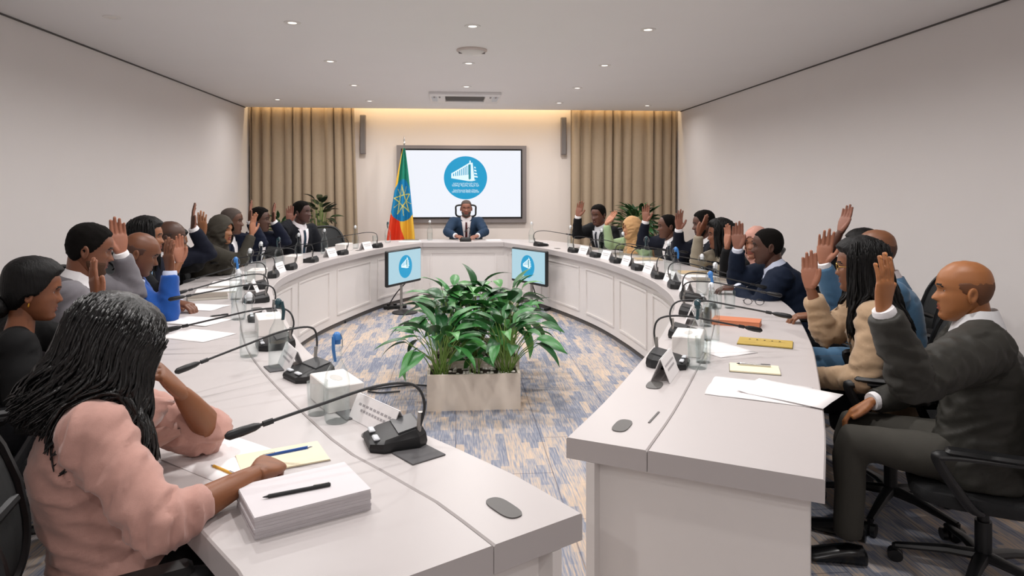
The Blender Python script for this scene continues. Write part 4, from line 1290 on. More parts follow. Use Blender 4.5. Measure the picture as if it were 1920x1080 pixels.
# ------------------------------------------------------------------ the people
NAVY, DKNAVY, BLACK, WHITE_S = '#0f172b', '#10141f', '#121316', '#e6e4e6'
M_gl = mat('spectacle_gold', '#b08d4a', .3, metal=1)
UP = (0, 0, 1)
def hand(w, fd=UP, pn=(1, 0, 0), **k):
    d = dict(w=w, fd=fd, pn=pn); d.update(k); return d
PEOPLE = [
 dict(key='L1', who='person in the pink blazer', label='person in a pink blazer with wavy black hair, writing at the front left', fem=True, head=(-.825, 1.70, 1.078), face=28, hrot=(12, 34, -6), neck=.100, nod=.03, lean=-.05, girth=1.06, s=1.0,
      R=dict(w=(-.462, 1.655, .800), e=(-.605, 1.455, .775), fd=(.12, .95, -.12), pn=(-.35, .1, -1), hand='grip', sleeve=.42, slack=.93),
      L=dict(w=(-.695, 1.79, .955), e=(-.655, 1.92, .797), fd=(-.40, -.50, .78), pn=(-.75, -.2, -.5), hand='relax', sleeve=.22, slack=1.0),
      jacket='#c0958a', lapel=True, shirt=None, hair='curly', locks=1000, hlen=.21, curl=.013, hvol=.75, az0=42, hfall=.06, lockn=4, skin='#8a5738', vox=.009, fold=.015, trousers='#08090b', jname='blazer', lockr=.46),
 dict(key='L2', who='person in black with a hair bun', label='person in black with hair in a low bun, second along the left side', fem=True, head=(-1.697, 2.899, 1.055), face=32, hrot=(-4, 8, 0), lean=.08,
      L=hand((-1.517, 3.034, 1.0), (-.25, .1, 1), (.6, .7, 0), hand='close', sleeve=.3), jacket='#060607', lapel=False, hair='bun', skin='#7a4a30', earring=True, jname='top', vox=.012),
 dict(key='L3', who='person in the pale grey suit', label='person in a pale grey suit with short black hair, far hand raised', head=(-1.765, 3.456, 1.174), face=22, hrot=(2, 14, 0), lean=.12,
      L=hand((-1.735, 3.70, 1.135), (-.12, 0, 1), (.55, -.75, 0), hand='close'), cuff=WHITE_S, shirt=WHITE_S, jacket='#6e6b70', hair='short', skin='#6f432d', vox=.012, beard=True, bmat=M_stub),
 dict(key='L4', who='person in the bright blue suit', label='shaven-headed person in a bright blue suit raising a hand', head=(-1.80, 4.061, 1.098), face=20, hrot=(0, 22, 0), lean=.14,
      R=hand((-1.567, 3.895, 1.012), (-.08, 0, 1), (.55, .8, 0), pole=(.8, 0, -.6)), L=hand((-1.62, 4.14, .80), (.8, -.4, -.1), (0, 0, -1), hand='relax'), cuff='#c9d3ec', shirt='#c9d3ec', jacket='#1d4c97', hair='bald', skin='#6a4029', watch='L', wchrome=True, vox=.012),
 dict(key='L5', who='person with sleek black hair', label='person with sleek black hair and a light blue shirt behind the bright blue suit', fem=True, head=(-2.009, 4.63, 1.15), face=12, hrot=(0, 2, 0),
      R=hand((-1.735, 4.46, 1.005), (-.1, 0, 1), (.6, -.6, 0), hand='close', sleeve=.75), jacket='#0d0e12', shirt='#8fb6d8', hair='long', locks=300, lockn=4, lockr=.7, hlen=.22, skin='#8c5a3c', vbot=.3),
 dict(key='L6', who='shaven-headed person in black', label='shaven-headed person in a black suit behind the raised hand in blue', head=(-2.061, 5.136, 1.114), face=8, hrot=(0, 6, 0),
      L=hand((-1.976, 5.33, 1.17), (0, 0, 1), (1, .25, 0), hand='close'), cuff=WHITE_S, jacket='#0d1120', shirt=WHITE_S, hair='bald', skin='#4a2f22'),
 dict(key='L7', who='person with a bare raised forearm', label='person in black raising a bare forearm beside the olive headscarf', fem=True, head=(-2.20, 5.55, 1.035), face=6, hrot=(0, 5, 0),
      R=hand((-1.955, 5.479, 1.122), (-.1, 0, 1), (.2, 1, 0), sleeve=.12), jacket='#0a0a0c', lapel=False, hair='bun', skin='#8a5a3a', jname='top'),
 dict(key='L8', who='person in the olive headscarf', label='person in a long olive headscarf raising a hand', fem=True, head=(-1.961, 5.90, 1.118), face=4, hrot=(-22, 2, 0),
      R=hand((-1.684, 5.81, 1.095), (.08, 0, 1), (.9, -.3, 0)), jacket='#3d3a33', lapel=False, hair='scarf', scarf='#413d36', drape=True, skin='#9a6848', jname='robe'),
 dict(key='L9', who='person in navy behind the olive headscarf', label='person in a navy suit half hidden behind the olive headscarf, hand raised', head=(-2.041, 6.42, 1.17), face=0, hrot=(0, 4, 0),
      L=hand((-1.90, 6.50, 1.172), (0, 0, 1), (1, .1, 0), hand='close'), cuff=WHITE_S, shirt=WHITE_S, jacket=NAVY, hair='crop', hmat=M_greyh, skin='#5b3a2a'),
 dict(key='L10', who='person in navy before the bushy plant', label='person in a dark navy suit, hand raised, before the bushy green plant', head=(-1.947, 6.983, 1.157), face=-6, hrot=(0, 2, 0),
      L=hand((-1.825, 7.03, 1.135), (0, 0, 1), (1, 0, 0), hand='close'), cuff=WHITE_S, shirt=WHITE_S, jacket='#0d1326', hair='short', skin='#4e3226'),
 dict(key='L11', who='person in a dark suit beside the rubber plant', label='person in a dark suit and teal tie beside the rubber plant, right hand raised', head=(-1.709, 7.766, 1.203), face=-38, hrot=(22, 0, 0), lean=.06,
      R=hand((-1.81, 7.62, 1.10), (.03, 0, 1), (.2, -1, 0), pole=(-.6, -.2, -1)), cuff=WHITE_S, shirt='#e9e2e6', tie='#173042', jacket='#0b0e16', hair='short', skin='#4a2d26', vbot=.2),
 dict(key='C', who='person at the head of the table', label='person in a blue-grey suit and dark red tie at the head of the table', head=(.150, 9.95, 1.178), face=-90, hrot=(0, 4, 0), lean=.08, sw=1.06,
      R=hand((.00, 9.56, .805), (.6, -.7, -.1), (.2, .1, -1), hand='relax', pole=(-1, .3, -.3)), L=hand((.30, 9.55, .805), (-.6, -.7, -.1), (-.2, .1, -1), hand='relax', pole=(1, .3, -.3)),
      cuff=WHITE_S, shirt='#ebe3e3', tie='#4a1c20', jacket='#25384f', hair='crop', hmat=M_greyh, beard=True, bmat=M_greyh, skin='#8a5a48', vbot=.12, chair=False),
 dict(key='R1', who='person in a black suit beside the right curtain', label='person in a black suit beside the right curtain with right hand raised high', head=(1.706, 8.087, 1.15), face=212, hrot=(10, 8, 0),
      R=hand((1.44, 7.99, 1.14), (.22, 0, 1), (-.3, -.9, 0), pole=(-.5, 0, -1)), cuff=WHITE_S, shirt='#cfd0d4', tie='#20242e', jacket='#0d0e11', hair='short', skin='#5a3526', vbot=.3),
 dict(key='R2', who='person in the tan headscarf', label='person in a tan headscarf and pale green jacket raising a hand', fem=True, head=(1.928, 7.367, 1.035), face=196, hrot=(-8, 2, 0),
      R=hand((1.648, 7.38, 1.085), (.65, 0, .8), (-.6, -.6, .3), hand='close', pole=(-.6, -.2, -1)), jacket='#9db58b', hair='scarf', scarf='#c49a6c', skin='#b5815d', lapel=True),
 dict(key='R4', who='balding person in navy', label='balding person in a navy suit beside the tan headscarf, far arm raised', head=(2.134, 6.748, 1.085), face=178, hrot=(0, 4, 0),
      R=hand((1.972, 6.98, 1.125), (.02, 0, 1), (-.3, -.95, 0)), cuff=WHITE_S, shirt=WHITE_S, jacket='#0d1220', hair='crop', recede=.02, skin='#5c3a2a'),
 dict(key='R6', who='person in dark navy behind the beige-grey jacket', label='person in a dark navy suit behind the beige-grey jacket, palm raised', head=(2.246, 6.036, 1.145), face=174, hrot=(-4, 8, 0),
      R=hand((2.082, 6.25, 1.085), (0, 0, 1), (.15, -1, 0)), cuff=WHITE_S, shirt=WHITE_S, jacket='#0c0f1c', hair='short', beard=True, skin='#55352a'),
 dict(key='R7', who='person in the beige-grey jacket', label='person with black hair in a beige-grey jacket, hand raised by the face', fem=True, head=(2.198, 5.539, 1.083), face=170, hrot=(0, 4, 0),
      R=hand((2.025, 5.56, 1.09), (.45, -.1, .85), (-.6, .7, 0), hand='close', pole=(-.7, 0, -1)), jacket='#8d8473', hair='long', locks=260, lockn=4, lockr=.7, hlen=.18, skin='#7a4d38'),
 dict(key='R8', who='person in the pink headscarf', label='person in a pink headscarf and black jacket, half hidden behind the navy suit', fem=True, head=(2.285, 5.035, 1.05), face=166, hrot=(48, 2, 0),
      R=hand((2.10, 5.145, 1.02), (.05, 0, 1), (-.85, -.3, 0), hand='close'), jacket='#0c0d10', hair='scarf', scarf='#c39284', skin='#8f5f48'),
 dict(key='R9', who='person in the navy suit and grey tie', label='person in a navy suit and pale shirt leaning on the table, palm raised', head=(2.096, 4.443, 1.08), face=158, hrot=(2, 4, 0), lean=.16, girth=1.06,
      R=hand((1.935, 4.56, 1.055), (0, 0, 1), (-.35, -.9, 0), hand='close'), L=hand((1.90, 4.48, .80), (-.9, .3, -.05), (0, 0, -1), hand='relax'), cuff='#d3d8e6', shirt='#c8cfe2', tie='#3a3f4c', jacket='#0f1a2d', hair='crop', skin='#4d3024', vox=.012),
 dict(key='R12', who='person behind the light blue suit', label='person in black mostly hidden behind the long black hair, dark hand raised highest', fem=True, head=(2.50, 4.02, 1.085), face=156, hrot=(0, 2, 0),
      R=hand((2.42, 4.12, 1.20), (.35, 0, .95), (-.9, -.4, 0), hand='close', sleeve=.5), jacket='#0c0d0f', lapel=False, hair='bun', skin='#5a382b', jname='top'),
 dict(key='R10', who='person in the light blue suit', label='bald person in a light blue suit palm raised, other hand on table', head=(2.206, 3.43, 1.135), face=152, hrot=(0, 2, 0), lean=.06,
      R=hand((1.985, 3.55, 1.065), (.12, 0, 1), (-.45, -.85, 0), pole=(-.6, .3, -1)), L=hand((1.90, 3.47, .80), (-.9, .35, -.1), (0, 0, -1), hand='relax'), cuff=WHITE_S, shirt='#d9cfd0', jacket='#4f7391', hair='bald', skin='#7a4e33', glasses=M_black, watch='R', vox=.012),
 dict(key='R11', who='person in the beige jacket', label='person in a beige jacket with long black hair and thin glasses, palm raised', fem=True, head=(1.857, 3.008, 1.11), face=150, hrot=(4, 4, 0), lean=.05, girth=1.08, neck=.16,
      R=hand((1.655, 3.075, 1.005), (-.03, 0, 1), (-.5, -.85, 0), hand='close', sleeve=.80, slack=1.1, pole=(-.7, 0, -1)), jacket='#a88e72', hair='long', locks=560, lockn=4, hlen=.30, curl=.009, az0=62, hvol=1.3, skin='#7d5038', glasses=M_gl, vox=.012, fold=.016, lockr=.6),
 dict(key='R13', who='person in the charcoal suit', label='bald person in a charcoal suit at the front right with near hand raised', head=(1.93, 2.45, 1.080), face=149, hrot=(3, 2, 0), hs=.97, lean=.00, neck=.15, nod=.04, girth=1.06, hipz=.46, kneez=.48, arm=1.1, chz=.84,
      L=dict(w=(1.385, 2.114, 1.075), e=(1.495, 2.13, .835), fd=(.08, 0, 1), pn=(-.35, .93, 0), hand='open', slack=1.12, hsc=.98), R=hand((1.69, 2.655, .60), (-.75, .35, -.55), (0, -.2, -1), hand='relax', pole=(.6, .6, -.6)),
      cuff=WHITE_S, shirt='#dcdcde', jacket='#32312d', jrough=.55, hair='bald', skin='#9a6238', beard=False, vox=.009, fold=.016, collar_up=.03, trousers='#413f3a', cb=.02),
]
WHO = {}
for P in PEOPLE:
    WHO[P['key']] = P['who']
    person(P)
# tall-backed chair at the head of the table, and an unused chair
hc = copy_tree(chair0); hc.location = (.15, 10.08, .06); hc.rotation_euler = (0, 0, PI)
hc.location.z = 0
hd = MB()
for s_ in (-1, 1): hd.tube([V((s_*.05, -.30, .95)), V((s_*.06, -.32, 1.06))], .010, 8)
hd.build('headrest_stem', M_chf, hc)
hd = MB().tube(catmull([V((x_, -.325+abs(x_)*.35, z_)) for x_, z_ in ((-.15, 1.14), (-.145, 1.20), (-.07, 1.215), (.07, 1.215), (.145, 1.20), (.15, 1.14), (.14, 1.06), (.05, 1.04), (-.05, 1.04), (-.14, 1.06), (-.15, 1.14))], 4), .014, 8, cap=False)
hd.build('headrest_frame', M_chf, hc)
tag(hc, 'tall black chair at the head of the table before the screen', 'chair', 'black office chairs round the table')
chair(-1.50, 8.86, math.radians(-45), 'empty black chair between the rubber plant and the far left of the table')

# ------------------------------------------------------------------ things on the table
def near_s(f, L, x, y):
    best = min(range(0, 400), key=lambda k: (f(L*k/400)[0]-V((x, y, 0))).length)
    return L*best/400
def on_edge(f, L, x, y, off):
    p, n, t = f(near_s(f, L, x, y))
    q = p+n*off
    return q.x, q.y, math.atan2(n.y, n.x)
M_micg = mat('mic_panel', '#3f4143', .35); M_btn = mat('mic_button', '#c9cdd2', .4); M_cord = mat('gooseneck', '#232426', .4, bump=.4, bscale=900)
def microphone(x, y, ang, reach, turn, hz, lab, side=1):
    r = empty('desk_microphone', (x, y, TZ), ang-PI/2); r.scale = (1.22,)*3; reach /= 1.22; hz = TZ+(hz-TZ)/1.22; tag(r, lab, 'microphone', 'gooseneck microphones on the table')
    foot = [(-.062, -.045), (-.045, -.065), (.045, -.065), (.062, -.045), (.062, .035), (.042, .062), (-.042, .062), (-.062, .035)]
    rings = []
    for k, z0, z1 in ((1.0, 0, 0), (1.04, .012, .010), (1.0, .030, .018), (.86, .046, .022)):
        rings.append([V((a*k, b*k, z0+(z1-z0)*((b+.065)/.127))) for a, b in foot])
    MB().loft(rings).build('base', M_black, r, angle=25)
    MB().loft([[V((a, b, .0445-.0235*((b+.05)/.11)+dz)) for a, b in ((-.046, -.05), (.046, -.05), (.048, .0), (-.048, .0))] for dz in (0, .004)]).build('top_panel', M_micg, r, smooth=False)
    for k in (-1, 1): MB().box((k*.028, .047, .0265), (.03, .014, .006), bev=.002).build('button', M_btn, r)
    gx = side*.046
    e = V((gx*.2+math.sin(turn)*reach, math.cos(turn)*reach, hz-TZ))
    s0 = V((gx, -.046, .03))
    d = (e-s0); d.z = 0
    pts = catmull([s0, s0+V((side*.012, -.012, .07)), s0+V((0, -.006, .115))+d*.06, s0+d*.30+V((0, 0, .128+(e.z-.13)*.3)), s0+d*.65+V((0, 0, .115+(e.z-.13)*.65)), e], 6)
    MB().tube(pts, [.0034]*len(pts), 7).build('gooseneck', M_cord, r)
    t = (pts[-1]-pts[-3]).normalized()
    mh = MB().tube([e-t*.004, e+t*.006, e+t*.03, e+t*.055, e+t*.062], [.005, .0080, .0095, .0088, .004], 12)
    mh.tube([e-t*.03, e-t*.01], .006, 8)
    mh.build('mic_head', M_black, r)
    MB().tube([s0-V((0, 0, .012)), s0+V((side*.004, -.004, .05))], .0058, 8).build('neck_sleeve', M_metal, r)
    return r
def toward(a, b): return math.atan2(b[1]-a[1], b[0]-a[0])
mics = []
A0 = (-.175, 1.955); microphone(A0[0], A0[1], math.radians(197), .40, math.radians(-24), .90, 'gooseneck microphone unit nearest the camera, in front of the '+WHO['L1'], -1)
B0 = (-.56, 2.655); microphone(B0[0], B0[1], toward(B0, (-.86, 2.42)), .40, 0, .87, 'gooseneck microphone unit in front of the '+WHO['L2'], 1)
micL = [(-.79, 3.19, 'L3'), (-1.09, 3.83, 'L4'), (-1.30, 4.45, 'L5'), (-1.40, 5.05, 'L6'), (-1.47, 5.65, 'L7'), (-1.47, 6.2, 'L8'), (-1.43, 6.8, 'L9'), (-1.30, 7.55, 'L10'), (-1.00, 8.40, 'L11')]
micR = [(.90, 2.70, 'R13'), (1.09, 3.25, 'R11'), (1.27, 3.80, 'R10'), (1.46, 4.30, 'R12'), (1.59, 4.80, 'R9'), (1.67, 5.35, 'R8'), (1.67, 5.9, 'R7'), (1.62, 6.5, 'R6'), (1.52, 7.05, 'R4'), (1.37, 7.6, 'R2'), (1.05, 8.45, 'R1')]
MP = {}
for i, (x, y, k) in enumerate(micL):
    X, Y, a = on_edge(fL, LL, x, y, .12); MP[k] = (X, Y, a)
    microphone(X, Y, a, .40, (.25 if i == 0 else .2*math.sin(i*2.1)), .86+.03*math.sin(i*1.7), 'gooseneck microphone unit in front of the '+WHO[k], 1 if i % 2 else -1)
for i, (x, y, k) in enumerate(micR):
    X, Y, a = on_edge(fR, LR, x, y, .12); MP[k] = (X, Y, a)
    tn = {0: -.78, 1: .15}.get(i, .2*math.sin(i*1.9))
    microphone(X, Y, a, .40, tn, .87+.03*math.sin(i*1.3), 'gooseneck microphone unit in front of the '+WHO[k], 1 if i % 2 else -1)
microphone(.13, 9.30, PI/2, .24, 0, .88, 'gooseneck microphone unit in front of the '+WHO['C'], 1)

M_stop = {c: mat('stopper_'+c, h, .35) for c, h in (('blue', '#3f7fc4'), ('teal', '#1f4048'), ('white', '#dfe3e6'))}
def bottle_proto(c):
    r = empty('water_bottle')
    prof = [(.001, .003), (.036, .003), (.0385, .010), (.0385, .125), (.034, .150), (.020, .178), (.0145, .195), (.0135, .235), (.016, .238), (.016, .246), (.0135, .248)]
    MB().lathe([(.001, 0), (.034, 0)]+prof[2:], 20, cap=False).build('glass_body', M_glass, r)
    MB().lathe([(.001, .006), (.035, .006), (.0355, .10), (.001, .10)], 18, cap=False).build('water', M_water, r)
    MB().lathe([(.001, .240), (.0115, .240), (.0115, .250), (.0145, .254), (.013, .268), (.006, .276), (.001, .277)], 14, cap=False).build('stopper', M_stop[c], r)
    P = [V((.017, 0, .222)), V((.024, .004, .235)), V((.018, .006, .262)), V((0, .008, .272)), V((-.018, .006, .262)), V((-.024, .004, .235)), V((-.017, 0, .222))]
    MB().tube(catmull(P, 4), .0014, 5).build('wire_bail', M_chrome, r)
    if c != 'white':
        MB().tube([V((.012, -.014, .19)), V((.012, -.02, .225)), V((.006, -.018, .265))], [.007, .008, .006], 8, flat=.5).build('strap', M_stop[c], r)
    return r
BP = {c: bottle_proto(c) for c in M_stop}; bused = set()
def bottle(x, y, c, lab):
    o = copy_tree(BP[c]) if c in bused else BP[c]
    bused.add(c); o.location = (x, y, TZ); o.rotation_euler = (0, 0, x*9+y*7); tag(o, lab, 'bottle', 'glass water bottles on the table')
bottle(-.366, 2.146, 'blue', 'clear glass bottle with a bright blue stopper before the white tissue box')
bottle(-.713, 2.819, 'teal', 'clear glass bottle with a dark stopper on the dark square coaster')
bottle(-.883, 3.008, 'white', 'clear glass bottle with white stopper left of the dark-stoppered bottle')
bl = [('L4', -1.19, 3.86, 'white'), ('L5', -1.42, 4.55, 'blue'), ('L6', -1.52, 5.2, 'white'), ('L7', -1.62, 5.85, 'white'), ('L8', -1.60, 6.35, 'teal'), ('L9', -1.56, 6.95, 'white'), ('L10', -1.44, 7.65, 'white'), ('L11', -1.2, 8.3, 'white')]
for k, x, y, c in bl: bottle(x, y, c, 'bottle with %s stopper before the %s' % (c, WHO[k]))
bottle(-.90, 9.15, 'teal', 'water bottle with dark stopper at the corner beside the flag')
bottle(-.36, 9.55, 'white', 'water bottle left of the person at the head of the table')
br_ = [('R13', .965, 2.665, 'teal'), ('R11', 1.20, 3.13, 'white'), ('R10', 1.36, 3.56, 'blue'), ('R12', 1.55, 3.98, 'white'), ('R9', 1.66, 4.50, 'white'), ('R8', 1.66, 5.05, 'blue'), ('R7', 1.78, 5.6, 'white'), ('R6', 1.76, 6.2, 'teal'), ('R4', 1.70, 6.85, 'white'), ('R2', 1.60, 7.4, 'white'), ('R1', 1.37, 8.1, 'white')]
for k, x, y, c in br_: bottle(x, y, c, 'bottle with %s stopper before the %s' % (c, WHO[k]))
bottle(1.0, 9.0, 'white', 'water bottle at the right corner of the head of the table')

def tumbler_p():
    r = MB().lathe([(.001, .004), (.026, .004), (.031, .105), (.0335, .105), (.029, 0), (.001, 0)], 20, cap=False).build('tumbler', M_glass)
    return r
tp = tumbler_p(); first_t = [True]
for x, y, lab in ((-1.98, 6.2, 'empty glass tumbler before the olive headscarf'), (1.30, 3.47, 'glass tumbler beside the orange box'), (1.64, 3.98, 'glass tumbler beside the bottle near the spectacles'), (-1.05, 9.0, 'glass tumbler near the far left corner of the table'), (-.44, 2.22, 'glass tumbler beside the blue-stoppered bottle'), (1.02, 2.75, 'glass tumbler behind the dark-stoppered bottle on the right')):
    o = tp if first_t[0] else tp.copy()
    if not first_t[0]: COL.objects.link(o)
    first_t[0] = False; o.location = (x, y, TZ); tag(o, lab, 'glass', 'tumblers on the table')

M_tis = mat('tissue_box_white', '#e9e4e0', .6)
def tissue(x, y, a, sx, sy, h, lab):
    r = empty('tissue_box', (x, y, TZ), a); tag(r, lab, 'box', 'white tissue boxes on the table')
    MB().box((0, 0, h/2), (sx, sy, h), bev=.003).build('carton', M_tis, r, angle=20)
    MB().lathe([(.04, h), (.04, h+.0008), (.001, h+.0008)], 20, cap=False, M=Matrix.Scale(.45, 4, (0, 1, 0))).build('slot', mat('slot_grey', '#c9c4c0', .8) if 'slot_grey' not in bpy.data.materials else bpy.data.materials['slot_grey'], r)
tissue(-.40, 2.33, math.radians(118), .20, .12, .085, 'white tissue box behind the blue-stoppered bottle at the front left')
tissue(-.93, 3.50, math.radians(110), .20, .12, .085, 'white tissue box in front of the '+WHO['L3'])
tissue(-1.55, 5.50, math.radians(95), .20, .12, .085, 'white tissue box in front of the '+WHO['L7'])
tissue(-1.53, 6.62, math.radians(88), .20, .12, .085, 'white tissue box in front of the '+WHO['L9'])
tissue(-1.28, 7.98, math.radians(75), .22, .12, .085, 'white tissue box in front of the '+WHO['L11'])
tissue(1.02, 2.93, math.radians(65), .20, .12, .085, 'white tissue box behind the dark-stoppered bottle on the right wing')

M_acr = glass('acrylic', '#f2f5f6', .8); M_print = mat('faint_print', '#a9a5a8', .8); M_prd = mat('dark_print', '#3a3a40', .8)
def name_card(x, y, a, lab, w=.20, h=.085):
    r = empty('name_card', (x, y, TZ), a); tag(r, lab, 'name card', 'name cards on the table')
    d = .035
    for s in (-1, 1):
        MB().add([V((-w/2, s*d, .001)), V((w/2, s*d, .001)), V((w/2, s*.001, h)), V((-w/2, s*.001, h)), V((-w/2, s*(d+.002), .001)), V((w/2, s*(d+.002), .001)), V((w/2, s*.003, h+.001)), V((-w/2, s*.003, h+.001))],
                 [(0, 1, 2, 3), (7, 6, 5, 4), (0, 4, 5, 1), (1, 5, 6, 2), (2, 6, 7, 3), (3, 7, 4, 0)]).build('leaf_sheet', M_paper, r, smooth=False)
        pb = MB()
        for q, (t, k) in enumerate(((.62, .8), (.42, .62))):
            n = 9
            for j in range(n):
                x0 = -w/2*k+w*k*j/n; x1 = x0+w*k/n*.72
                y0, y1 = s*(d*(1-t)+.0035), s*(d*(1-t-.09)+.0035)
                pb.add([V((x0, y0, h*t)), V((x1, y0, h*t)), V((x1, y1, h*(t+.09))), V((x0, y1, h*(t+.09)))], [(0, 1, 2, 3)])
        pb.build('print', M_print, r, smooth=False)
name_card(-.235, 2.105, math.radians(127), 'white name card lying between the nearest microphone and the tissue box', .24, .07)
name_card(-.655, 2.80, math.radians(115), 'white name card behind the dark-stoppered bottle')
name_card(.80, 2.56, math.radians(62), 'white name card leaning by the front right microphone')
for k in ('L4', 'L6', 'L8', 'L10', 'L11'):
    X, Y, a = MP[k]; t = V((-math.sin(a), math.cos(a), 0)); name_card(X+t.x*.22, Y+t.y*.22, a+PI/2, 'name card by the microphone of the '+WHO[k])
for k in ('R10', 'R9', 'R8', 'R7', 'R6', 'R4', 'R2'):
    X, Y, a = MP[k]; t = V((-math.sin(a), math.cos(a), 0)); name_card(X-t.x*.22, Y-t.y*.22, a+PI/2, 'name card by the microphone of the '+WHO[k])

M_coast = mat('coaster_slate', '#4f4e50', .7)
for x, y, a, lab in ((-.32, 2.22, 2.1, 'dark square coaster beside the tissue box at the front left'), (-.702, 2.802, .5, 'dark square coaster under the dark-stoppered bottle'), (-.10, 1.86, 2.2, 'dark square coaster under the nearest microphone unit')):
    o = MB().box((0, 0, .002), (.105, .105, .004), bev=.0015).build('coaster', M_coast); o.location = (x, y, TZ); o.rotation_euler = (0, 0, a); tag(o, lab, 'coaster', 'dark coasters')

def sheet(x, y, a, lab, w=.21, h=.297, z=0, m=None, name='paper_sheet'):
    rd = random.Random(int(x*100+y*37)); rows = []
    for i in range(7):
        rows.append([V((-w/2+w*j/5, -h/2+h*i/6, .0015+.0025*noise.noise(V((j*.5+x*9, i*.4, y))) + (.006*((i-5)/1)**2 if i > 5 and rd.random() < .3 else 0))) for j in range(6)])
    o = MB().grid(rows).build(name, m or M_paper, None, angle=180); solidify(o, .0006)
    o.location = (x, y, TZ+.0005+z); o.rotation_euler = (0, 0, a); tag(o, lab, 'paper', 'loose paper sheets on the table'); return o
sheet(1.075, 2.345, 1.05, 'large white paper sheet lying before the charcoal suit', .25, .34)
sheet(1.16, 2.30, .75, 'white paper sheet fanned out over the large sheet before the charcoal suit', .21, .297, .004)
sheet(1.17, 2.98, .35, 'white paper sheet half under the yellow notebook', .21, .28)
sheet(-1.55, 4.27, 1.3, 'white paper sheet before the bright blue suit', .21, .30)
sheet(-1.40, 3.82, 1.2, 'white paper sheet near the hand with the watch', .21, .30)
sheet(-1.26, 3.45, 1.1, 'white paper sheet before the pale grey suit', .21, .30)
sheet(-1.70, 5.62, 1.4, 'white paper sheet before the bare raised forearm', .21, .30)
sheet(-1.86, 5.95, 1.5, 'white paper sheet below the olive headscarf', .21, .30)
sheet(-.60, 1.87, .9, 'white paper sheet under the elbow in pink', .21, .297)
sheet(2.0, 5.45, 1.6, 'white paper sheet before the beige-grey jacket', .21, .30)
sheet(-.62, 9.32, .1, 'white paper sheet at the foot of the flag', .30, .21)
sheet(.14, 9.52, 0, 'white paper sheet under the hands at the head of the table', .21, .2)
sheet(.52, 9.45, .1, 'white paper sheet right of the head of the table', .21, .2)
sheet(1.80, 6.5, 1.6, 'white paper sheet before the dark navy suit on the right', .21, .29)

M_page = mat('cream_page', '#efe3c4', .8); M_edge = mat('page_edges', '#d9d3c6', .85, bump=.5, bscale=200, stretch=(1, 1, 20))
def notebook(x, y, a, w, h, t, cover, lab, page=None, spiral=False, clasp=False, cat='notebook', edge=None):
    r = empty('notebook', (x, y, TZ), a); tag(r, lab, cat, 'notebooks on the table')
    MB().box((0, 0, t/2), (w-.004, h-.004, t-.002)).build('pages', page or edge or M_edge, r, smooth=False)
    MB().box((0, 0, .0008), (w, h, .0016), bev=.0005).build('back_cover', cover, r, smooth=False)
    if page is None: MB().box((0, 0, t), (w, h, .002), bev=.0006).build('front_cover', cover, r, smooth=False)
    if spiral:
        sp_ = MB()
        for k in range(18):
            yy = -h/2+.01+(h-.02)*k/17
            sp_.tube([V((-w/2+.004+.006*math.cos(q), yy, t/2+.007*math.sin(q))) for q in [2*PI*j/8 for j in range(9)]], .0008, 4, cap=False)
        sp_.build('spiral_binding', M_black, r)
    return r
M_orange = mat('orange_cover', '#c87a55', .6); M_kraft = mat('yellow_page', '#b59a4a', .7, var=.08, vscale=30); M_dkc = mat('dark_cover', '#3b4038', .6); M_grc = mat('grey_folder', '#857c72', .6)
notebook(1.48, 3.50, math.radians(-30), .24, .12, .028, M_orange, 'orange box-shaped notebook on the right wing', edge=M_orange)
nb = notebook(1.43, 3.06, math.radians(-28), .24, .15, .008, M_dkc, 'open notebook with a yellow-brown page on the right wing', M_kraft)
dots = MB()
for k in range(5): dots.box((-.07+.033*k, .03, .0085), (.007, .005, .001))
dots.build('print', M_prd, nb, smooth=False)
nb2 = notebook(1.18, 2.62, math.radians(-22), .19, .13, .008, M_dkc, 'open cream notebook with a pen on it before the charcoal suit', M_page)
notebook(-.46, 1.86, math.radians(24), .22, .15, .006, M_grc, 'open cream notebook under the writing hand', M_page)
notebook(-1.62, 4.62, math.radians(20), .24, .17, .018, M_grc, 'grey clasped folder before the light blue shirt')
notebook(-1.66, 4.90, math.radians(15), .26, .18, .012, M_paper, 'white booklet behind the grey clasped folder')
notebook(-1.72, 5.25, math.radians(12), .20, .27, .010, M_paper, 'white spiral notepad with black wire binding', None, True)
notebook(2.02, 5.62, math.radians(-10), .28, .20, .012, mat('tan_folder', '#c3ab86', .7), 'tan folder under the beige-grey sleeve')
notebook(1.98, 5.15, math.radians(-12), .30, .16, .018, M_grc, 'grey folder beside the tan folder on the right wing')
notebook(1.93, 6.75, math.radians(-5), .26, .2, .010, mat('tan_folder2', '#bfa784', .7), 'tan folder before the balding person in navy')
notebook(1.83, 7.3, math.radians(8), .24, .2, .010, M_grc, 'grey folder before the tan headscarf')
notebook(1.55, 7.95, math.radians(25), .26, .2, .014, M_grc, 'grey folder before the black suit by the right curtain')
notebook(-.62, 9.52, .05, .22, .04, .012, M_black, 'small dark case on the table below the flag', None, False, False, 'case')
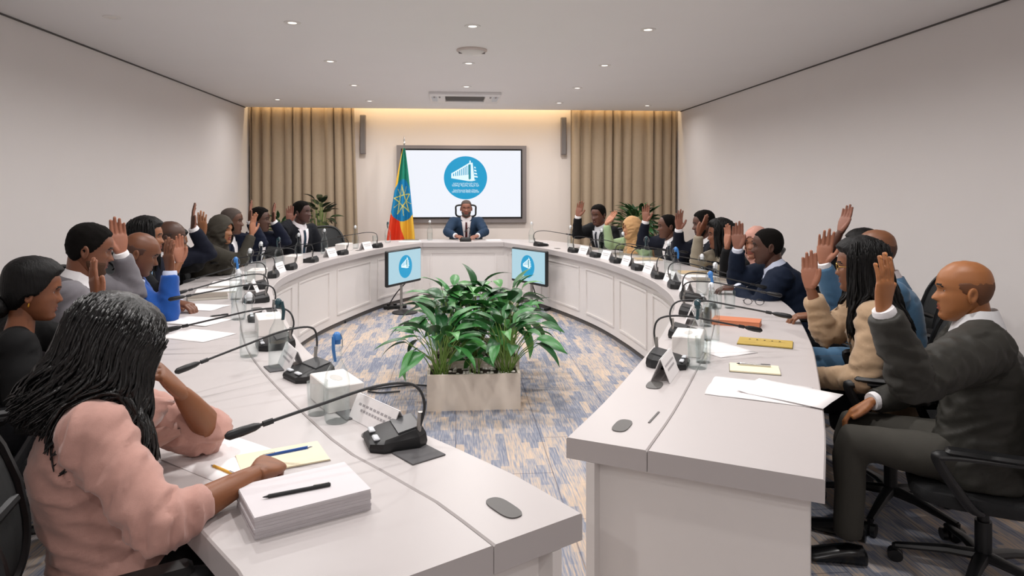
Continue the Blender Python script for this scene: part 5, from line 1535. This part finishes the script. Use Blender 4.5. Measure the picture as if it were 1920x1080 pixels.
# paper block with a pen on it
pbk = empty('paper_block', (-.342, 1.572, TZ), math.radians(28)); tag(pbk, 'thick bound stack of white paper at the front left, black pen on top', 'paper stack')
blk = MB()
for k in range(6):
    q = .0015*math.sin(k*2.3)
    blk.box((q, q*.7, .0037+.0074*k), (.25, .18, .0073), bev=.0006)
blk.build('pages', mat('paper_block_white', '#d7d1d4', .8, bump=.6, bscale=120, stretch=(1, 1, 30)), pbk, angle=20)
MB().box((0, 0, .0455), (.25, .18, .0014)).build('top_sheet', mat('paper_cover', '#dcd7da', .7), pbk, smooth=False)
def pen(p, a, lab, m, m2, L=.14, z=TZ, el=0, r=.0042):
    o = empty('pen', (p[0], p[1], z), a); o.rotation_euler = (0, -el, a); tag(o, lab, 'pen', 'pens on the table')
    MB().tube([(-L/2+.012, 0, r), (L/2-.04, 0, r), (L/2, 0, r)], [r, r, r*.95], 10).build('barrel', m, o)
    MB().tube([(-L/2, 0, r), (-L/2+.014, 0, r)], [.0008, r*.95], 10).build('tip', m2, o)
    MB().box((L/2-.02, 0, r*2), (.035, .003, .0022)).build('clip', m2, o)
M_pb = mat('pen_blue', '#2f5fae', .35); M_py = mat('pen_yellow', '#d9a441', .4)
pen((-.35, 1.545), math.radians(22), 'black pen lying on the thick paper stack', M_black, M_blackgl, .145, TZ+.0465)
pen((-.437, 1.82), math.radians(165), 'blue pen held in the writing hand', M_pb, M_chrome, .145, TZ+.030, -.25)
pen((-.585, 1.785), math.radians(-40), 'yellow pen lying left of the cream notebook', M_py, M_chrome, .12)
pen((-.40, 1.725), math.radians(15), 'small blue-capped pen between the writing hand and the paper stack', M_pb, M_metal, .09)
pen((1.19, 2.65), math.radians(-22), 'slim pen lying on the cream notebook on the right wing', M_chrome, M_black, .13, TZ+.0085)
pen((-1.33, 3.97), .6, 'short black pen near the hand with the watch', M_black, M_black, .1)
# spectacles on the table
sg = empty('spectacles', (1.82, 4.05, TZ), math.radians(-25)); tag(sg, 'black-framed spectacles lying folded open on the right wing', 'glasses')
for sx in (-1, 1):
    MB().tube([V((sx*.034+.024*math.cos(t), 0, .024+.018*math.sin(t))) for t in [2*PI*k/18 for k in range(20)]], .002, 6, cap=False).build('rim', M_black, sg)
    MB().tube([V((sx*.058, 0, .03)), V((sx*.064, .02, .028)), V((sx*.062, .11, .012)), V((sx*.058, .135, .004))], .002, 6).build('temple', M_black, sg)
MB().tube([V((-.010, 0, .028)), V((0, -.003, .031)), V((.010, 0, .028))], .002, 6).build('bridge', M_black, sg)
# slim slot lids let into the right wing top
o = MB().box((0, 0, .0012), (.115, .006, .0024)).build('slot_lid', M_port); o.location = (.62, 2.10, TZ); o.rotation_euler = (0, 0, math.radians(58)); tag(o, 'slim dark slot lid let in near the front edge of the right wing', 'pen')
